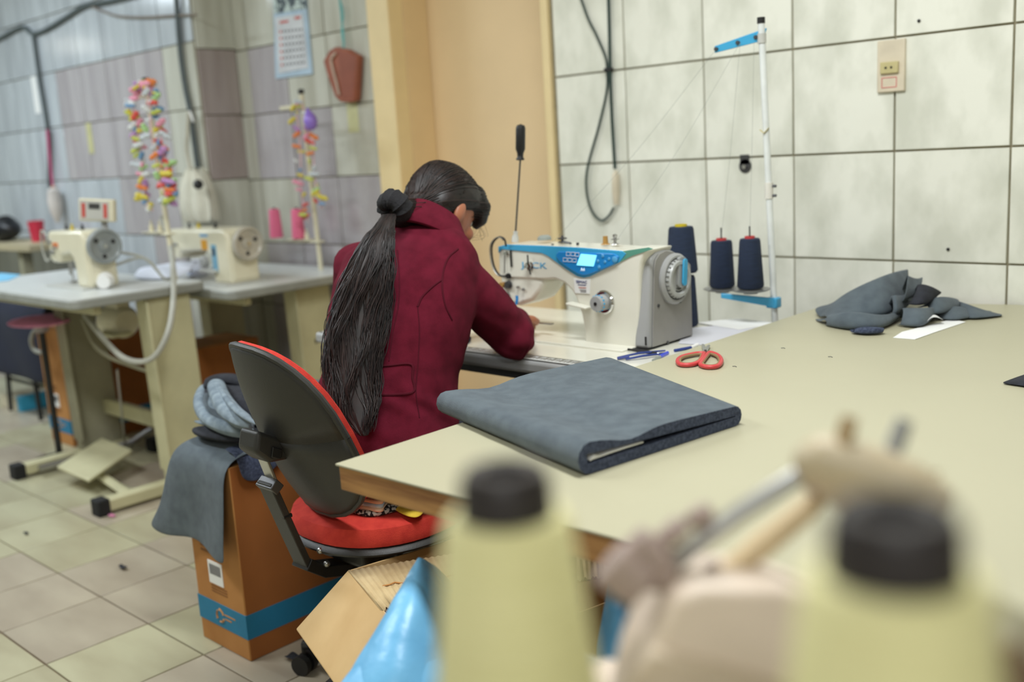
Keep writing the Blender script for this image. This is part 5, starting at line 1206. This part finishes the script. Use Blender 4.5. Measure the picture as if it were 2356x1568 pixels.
# cream bag
t = thing('hanging_bag', 'large cream cloth bag hanging by its strap beside the wall corner', 'bag', at_y(450, 510, yl_-.06))
yb_ = yl_-.07
rows = []
for py, x0_, x1_, d_ in ((385, 432, 446, .01), (405, 424, 462, .03), (430, 416, 474, .045), (460, 412, 482, .05), (490, 414, 487, .045), (512, 424, 486, .02)):
    L = []; 
    for k in range(13):
        f = k/12; L.append(at_y(x0_+(x1_-x0_)*f, py, yb_+.03)-V((0, d_*math.sin(PI*f)+.010*math.sin(f*22+py*.02), 0)))
    rows.append(L)
G().grid(rows).build('front', bagc, t, solid=.004, sub=1)
G().grid([[p+V((0, .075, 0)) if 0 < i < 12 else p for i, p in enumerate(r)] for r in rows]).build('back', bagc, t, solid=.004, sub=1)
G().tube(spline([at_y(434, 255, yl_-.03), at_y(432, 300, yl_-.03), at_y(430, 345, yl_-.04), at_y(438, 388, yb_)], 5), .010, 6, flat=.4).build('strap', bagc, t)
G().tube(spline([at_y(436, 255, yl_-.03), at_y(445, 280, yl_-.03), at_y(440, 262, yl_-.03)], 5), .006, 6).build('knot', white_s, t)
G().ball(at_y(456, 424, yb_-.03), .024, 12, 8).build('toggle', black, t)
# stickers
for a, b, w_, h_, y, m, l in ((207, 318, .06, .17, LY-.006, mat('sticker_yellow', (206, 202, 150), .6), 'pale yellow narrow sticker on the left tiled wall'), (812, 270, .075, .13, WY-.006, mat('sticker_lemon', (206, 204, 156), .6), 'pale yellow sticker on the wall below the brown case'), (82, 218, .07, .22, LY-.006, white_s, 'faded white tape mark on the left wall beside the cable')):
    p = at_y(a, b, y-.003); o = G().cbox(p, (w_, .002, h_)).build('wall_sticker', m); tag(o, l, 'sticker')
# calendar
t = thing('wall_calendar', 'paper wall calendar with dark photo header and red month title', 'calendar', at_y(672, 178, WY-.02))
cy = WY-.016
def cq(a, b, y=cy): return at_y(a, b, y)
TLc, TRc, BRc, BLc = cq(627, -40), cq(700, -46), cq(718, 170), cq(634, 181)
def cpt(u, v, off=0): return TLc.lerp(TRc, u).lerp(BLc.lerp(BRc, u), v)+V((0, -off, 0))
G().prism([TLc, TRc, BRc, BLc], (0, .008, 0)).build('backing_card', mat('calendar_blue', (182, 204, 222), .6), t)
G().prism([cpt(.06, .36, .003), cpt(.88, .35, .003), cpt(.92, .93, .003), cpt(.10, .95, .003)], (0, .003, 0)).build('date_pad', mat('pad', (216, 218, 222), .7), t)
hd = G().prism([cpt(.0, .0, .002), cpt(1, 0, .002), cpt(1, .30, .002), cpt(.03, .32, .002)], (0, .002, 0)).build('photo_header', mat('calendar_photo', (190, 205, 200), .5, col2=(44, 60, 66), scale=28, detail=3, lo=.48, hi=.55), t)
g = G(); gr = G()
for r in range(6):
    for c_ in range(7):
        u, v = .19+c_*.10, .50+r*.07
        (gr if (c_ == 0) else g).prism([cpt(u, v, .004), cpt(u+.05, v, .004), cpt(u+.05, v+.028, .004), cpt(u, v+.028, .004)], (0, .001, 0))
gr.prism([cpt(.2, .405, .004), cpt(.46, .40, .004), cpt(.46, .425, .004), cpt(.2, .43, .004)], (0, .001, 0)); gr.prism([cpt(.65, .375, .004), cpt(.82, .372, .004), cpt(.82, .40, .004), cpt(.65, .403, .004)], (0, .001, 0))
g.build('date_print', print_g, t); gr.build('red_print', print_r, t)
# brown case on teal cord
ct = thing('hanging_case', 'brown leatherette tool case hanging from a teal cord on the wall', 'case', at_y(790, 232, WY-.04))
yk = WY-.05
shp = [(770, 108), (757, 116), (743, 140), (750, 165), (760, 195), (770, 222), (782, 234), (802, 236), (816, 232), (819, 190), (822, 128), (806, 120), (798, 114), (788, 112)]
G().prism([at_y(a, b, yk) for a, b in shp], (0, .035, 0)).build('case_body', brownc, ct, bevel=.006)
G().prism([at_y(a, b, yk-.002) for a, b in ((776, 116), (806, 122), (818, 130), (813, 226), (786, 228), (783, 160))], (0, .004, 0)).build('flap', mat('brown_dark', (146, 80, 58), .6), ct, bevel=.002)
G().tube(spline([at_y(a, b, yk-.006) for a, b in ((772, 122), (762, 136), (766, 160), (774, 190), (780, 218))], 4), .006, 6).build('strap', mat('strap_beige', (206, 184, 166), .7), ct)
G().tube(spline([at_y(a, b, yk+.02) for a, b in ((775, -60), (784, 20), (788, 60), (791, 95), (790, 115))], 4), .0045, 6).build('cord', teal, ct); G().tube(spline([at_y(a, b, yk+.022) for a, b in ((776, -20), (790, 30), (786, 70), (792, 110))], 4), .003, 6).build('cord_strand', teal, ct)
for a, b, l in ((2115, 48, 'small dark wall plug above the ivory outlet, on its right'), (2182, 573, 'small dark wall plug low on the tiles right of the outlet')):
    p = at_y(a, b, WY-.008); tag(G().cyl(p, p+V((0, -.004, 0)), .0045, n=10).build('wall_plug', black), l, 'wall plug')
# shelf, black bag, red cup
zs = .90
t = thing('side_bench', 'wooden bench top against the left wall at the far left edge', 'bench', (-7.0, 2.55, 0))
G().box((-8.3, 2.40, zs-.04), (-6.15, LY-.012, zs)).build('bench_top', mat('bench_wood', (190, 178, 146), .6, var=.08, scale=4, stretch=(.3, 3, 3)), t, bevel=.004)
for x in (-8.1, -6.4): G().box((x-.03, 2.44, 0), (x+.03, 2.50, zs-.04)).build('leg', mcream3, t)
G().box((-8.2, 2.6, .5), (-6.5, 2.64, .56)).build('back_rail', mcream3, t)
p = at_y(6, 520, 2.52); p.z = zs; t = thing('black_bag', 'black shiny bag on the bench at the far left edge', 'bag', p)
bg = remesh(G().ball(p+V((0, 0, .075)), (.17, .10, .075), 14, 10).ball(p+V((-.10, -.03, .11)), (.10, .07, .06)).ball(p+V((.06, .0, .10)), (.08, .07, .065)), .02, 2, 'bag_body', mat('bag_black', (22, 24, 30), .35), t)
G().tube(spline([p+V((-.1, -.08, .06)), p+V((-.05, -.10, .15)), p+V((.06, -.09, .14)), p+V((.1, -.08, .05))], 5), .010, 6).build('handle', black, t)
p = at_y(86, 540, 2.56); p.z = zs; t = thing('red_cup', 'red plastic cup on the bench near the black bag', 'cup', p)
G().lathe(p+V((0, 0, .001)), (0, 0, 1), [(0, 0), (.034, 0), (.048, .125), (.045, .125), (.032, .004), (0, .004)], 20).build('cup_body', mat('cup_red', (206, 50, 76), .4), t)
# chair with dark clothes at far left, pink pad
t = thing('stool', 'black metal stool covered in dark navy clothes at the far left edge', 'stool', (-5.75, 2.2, 0))
for dx, dy in ((-.17, -.15), (.2, -.15), (-.17, .2), (.2, .2)): G().tube([V((-5.72+dx*.8, 2.2+dy*.7, .58)), V((-5.72+dx*1.1, 2.2+dy*.8, .02))], .013, 8).build('leg', black, t)
G().box((-5.95, 2.09, .56), (-5.50, 2.34, .60)).build('seat', black, t, bevel=.01)
G().tube([V((-5.92, 2.10, .2)), V((-5.50, 2.10, .2))], .010, 8).build('rung', black, t)
rows = [[V((-6.30+.175*k, 2.05+.02*math.sin(k*2+i), z)) if i < 4 else V((-6.30+.175*k, y_, z)) for k in range(7)] for i, (z, y_) in enumerate(((.24, 0), (.36, 0), (.48, 0), (.60, 0), (.69, 2.12), (.71, 2.22), (.68, 2.34), (.60, 2.38)))]
cloth('navy_jacket', rows, navyc, 'dark navy garment draped over the stool at the far left edge', 'clothing', th=.02)
p = at_z(100, 735, .66); t = thing('pink_cushion', 'pink flat cushion poking out under the far left table', 'cushion', p)
p0 = at_z(92, 738, .655)
G().ball(p0, (.17, .13, .020), 20, 8).build('pad', pinkc, t); G().cyl(p0-V((0, 0, .05)), p0-V((0, 0, .012)), .03, n=12).build('pad_mount', grey, t); G().cyl((p0.x, p0.y, .01), (p0.x, p0.y, p0.z-.05), .015, n=8).build('pad_post', black, t); G().cyl((p0.x, p0.y, 0), (p0.x, p0.y, .015), .12, n=20).build('pad_foot', black, t)
t = thing('low_carton', 'flat pale carton with cyan end standing on the floor at the far left edge', 'box', at_z(20, 945, 0))
p = at_z(50, 948, 0); G().box((p.x-.30, p.y, 0), (p.x-.05, p.y+.22, .07)).build('carton', mat('carton_pale', (206, 196, 170), .8), t, bevel=.003); G().box((p.x-.05, p.y, 0), (p.x, p.y+.22, .085)).build('cyan_end', mat('carton_cyan', (60, 170, 210), .6), t, bevel=.003)
# hanging flexible cable under tables
def fc(name, pts, r, m, label):
    tag(G().tube(spline([at_x(a, b, x) if x < 0 else at_d(a, b, x) for a, b, x in pts], 7), r, 8).build(name, m), label, 'cable')
fc('machine_cable', [(372, 500, 4.35), (392, 560, 4.25), (398, 620, 4.1), (399, 690, 3.9), (388, 760, 3.82), (360, 815, 3.82), (325, 832, 3.85), (280, 820, 3.9), (235, 775, 3.98), (195, 725, 4.05)], .011, cabl, 'grey flexible cable looping below the far left table')
fc('machine_cable', [(190, 735, 4.15), (215, 790, 4.12), (250, 820, 4.12), (300, 840, 4.12), (345, 855, 4.1)], .008, mcream3, 'thin beige cable drooping beside the grey loop under the far left table')
fc('machine_cable', [(120, 735, 4.9), (85, 755, 4.95), (72, 780, 4.95), (80, 805, 4.95), (105, 812, 4.9)], .010, cabl, 'short grey cable loop below the pink cushion')

# ------------------------------------------------------------ foreground: overlock machine, its cones
def fcone(px, py, dep, rcap, label):
    c = at_d(px, py, dep); k = rcap
    base = V((c.x, c.y, c.z-.165)); t = thing('large_thread_cone', label, 'thread cone', base, group='pale yellow cones in the foreground')
    G().lathe(base, (0, 0, 1), [(0, 0), (k*2.05, 0), (k*2.1, .006), (k*1.33, .156-k*.3), (k*1.22, .160-k*.3), (0, .160-k*.3)], 40).build('thread', conem, t)
    G().lathe(base+V((0, 0, .150-k*.3)), (0, 0, 1), [(0, 0), (k*1.06, 0), (k*1.0, .010), (k*.95, k*1.22), (k*.82, k*1.42), (k*.5, k*1.40), (k*.45, 0)], 32).build('dark_cap', capm, t)
    return base
b1 = fcone(1163, 1126, .48, .0225, 'big pale yellow thread cone with dark cap, the left one in the foreground')
b2 = fcone(2058, 1240, .35, .0232, 'big pale yellow-green thread cone with dark cap at the lower right')
tr_ = thing('cone_tray', 'dark metal tray on a post that carries the two big foreground cones', 'stand', (-.25, .3, 0))
zt_ = min(b1.z, b2.z)-.004
G().box((b1.x-.07, b2.y-.09, zt_-.006), (b2.x+.08, b1.y+.07, zt_-.001)).build('tray', steel_d, tr_, bevel=.002)
G().cyl((-.22, .14, 0), (-.22, .14, zt_-.005), .012).build('post', steel_d, tr_); G().cyl((-.22, .14, 0), (-.22, .14, .02), .14, n=28).build('post_foot', steel_d, tr_)
for b in (b1, b2): G().cyl((b.x, b.y, zt_-.002), (b.x, b.y, b.z), .02).build('cone_seat', steel_d, tr_)
ov = thing('overlock_machine', 'blurred beige overlock machine with metal rod and posts in the lower right foreground', 'sewing machine', (-.40, .50, .75))
def dd(a, b, d): return at_d(a, b, d)
D0 = .62
# top plate with two posts
g = G(); g.tube([dd(1835, 1062, .66), dd(1880, 1058, .65), dd(1990, 1085, .64), dd(2100, 1120, .63), dd(2190, 1160, .62)], [.010, .018, .0185, .016, .008], 18, flat=1)
remesh(g.tube([dd(1850, 1085, .655), dd(2000, 1140, .645), dd(2120, 1180, .64)], [.010, .018, .012], 14), .004, 4, 'thread_guide_cap', beige2, ov)
for a, b, c, d_, r in ((1955, 958, 1938, 1030, .0052), (2082, 965, 2052, 1048, .0052)):
    G().tube([dd(a, b, .64), dd((a+c)/2, (b+d_)/2, .64), dd(c, d_, .64), dd(c-6, d_+14, .64)], [.0052, .0058, .0050, .010], 14).build('guide_post', mat('post_brown', (196, 168, 128), .4) if a < 2000 else grey, ov)
G().cyl(dd(2143, 1082, .64), dd(2140, 1110, .64), .005).build('small_post', beige2, ov)
G().tube([dd(1835, 1095, .655), dd(1700, 1180, .65), dd(1590, 1262, .645), dd(1545, 1300, .64)], .0062, 12).build('metal_rod', steel, ov)
G().tube([dd(1900, 1120, .67), dd(1850, 1175, .665), dd(1750, 1255, .66), dd(1650, 1330, .655)], [.006, .008, .009, .006], 12).build('curved_lever', mat('lever_tan', (222, 198, 158), .5), ov)
for a, b, c, d_, r, d2 in ((1600, 1170, 1622, 1205, .009, .64), (1535, 1210, 1560, 1240, .011, .64), (1450, 1245, 1530, 1310, .013, .635), (1400, 1290, 1480, 1350, .016, .63), (1632, 1296, 1642, 1312, .006, .645), (1870, 1110, 1885, 1128, .007, .65)):
    G().cyl(dd(a, b, d2), dd(c, d_, d2), r, r*.95, 18).build('tension_knob', mauve, ov, bevel=.002)
G().tube([dd(1430, 1255, .64), dd(1500, 1330, .635), dd(1560, 1330, .63)], .009, 10).build('tension_bracket', mauve, ov)
pb = [(1560, 1368), (1615, 1348), (1800, 1352), (1980, 1420), (1980, 1800), (1415, 1800), (1470, 1560), (1500, 1480)]
G().prism([dd(a, b, .60) for a, b in pb], fw*.10).build('machine_body', beige, ov, bevel=.006, seg=3)
G().prism([dd(a, b, .595) for a, b in ((1500, 1490), (1660, 1530), (1850, 1590), (1850, 1850), (1370, 1850), (1450, 1560))], fw*.06).build('lower_cover', mat('beige_light', (214, 196, 174), .4), ov, bevel=.004)
G().tube([dd(2330, 1390, .52), dd(2300, 1450, .52), dd(2350, 1640, .52)], [.02, .028, .03], 14).build('side_cover', mat('cover_grey', (176, 170, 140), .4), ov)
G().tube([dd(2320, 1480, .47), dd(2350, 1540, .47), dd(2370, 1640, .47)], [.004, .008, .008], 10).build('side_lever', mat('lever_brown', (122, 100, 78), .4), ov)
G().box((-.58, .33, .752), (-.18, .66, .80)).build('machine_base', beige, ov, bevel=.01)
G().box((-.46, .42, .79), (-.28, .56, .92)).build('machine_column', beige, ov, bevel=.01)
t = thing('overlock_table', 'small grey table under the foreground overlock machine', 'table', (-.4, .45, 0))
G().box((-.75, .18, .715), (.35, .80, .75)).build('tabletop', tedge, t, bevel=.006)
for x, y in ((-.70, .23), (.30, .23), (-.70, .75), (.30, .75)): G().box((x-.02, y-.02, 0), (x+.02, y+.02, .715)).build('leg', mcream3, t)
# lamp bulb far off at the left (its glint shows on the glossy tiles)
P = at_y(178, 105, LY-.008); d = P-V((0, 0, H)); L_ = P+V((d.x, -d.y, d.z))*((2.6-P.z)/d.z)
t = thing('bulb_lamp', 'round glowing ceiling bulb far to the left', 'lamp', L_); G().ball(L_, .07, 16, 10).build('bulb', mat('bulb_glow', (255, 252, 240), .5, emit=14), t); G().cyl(L_+V((0, 0, .1)), V((L_.x, L_.y, 2.9)), .03).build('socket', white_p, t)
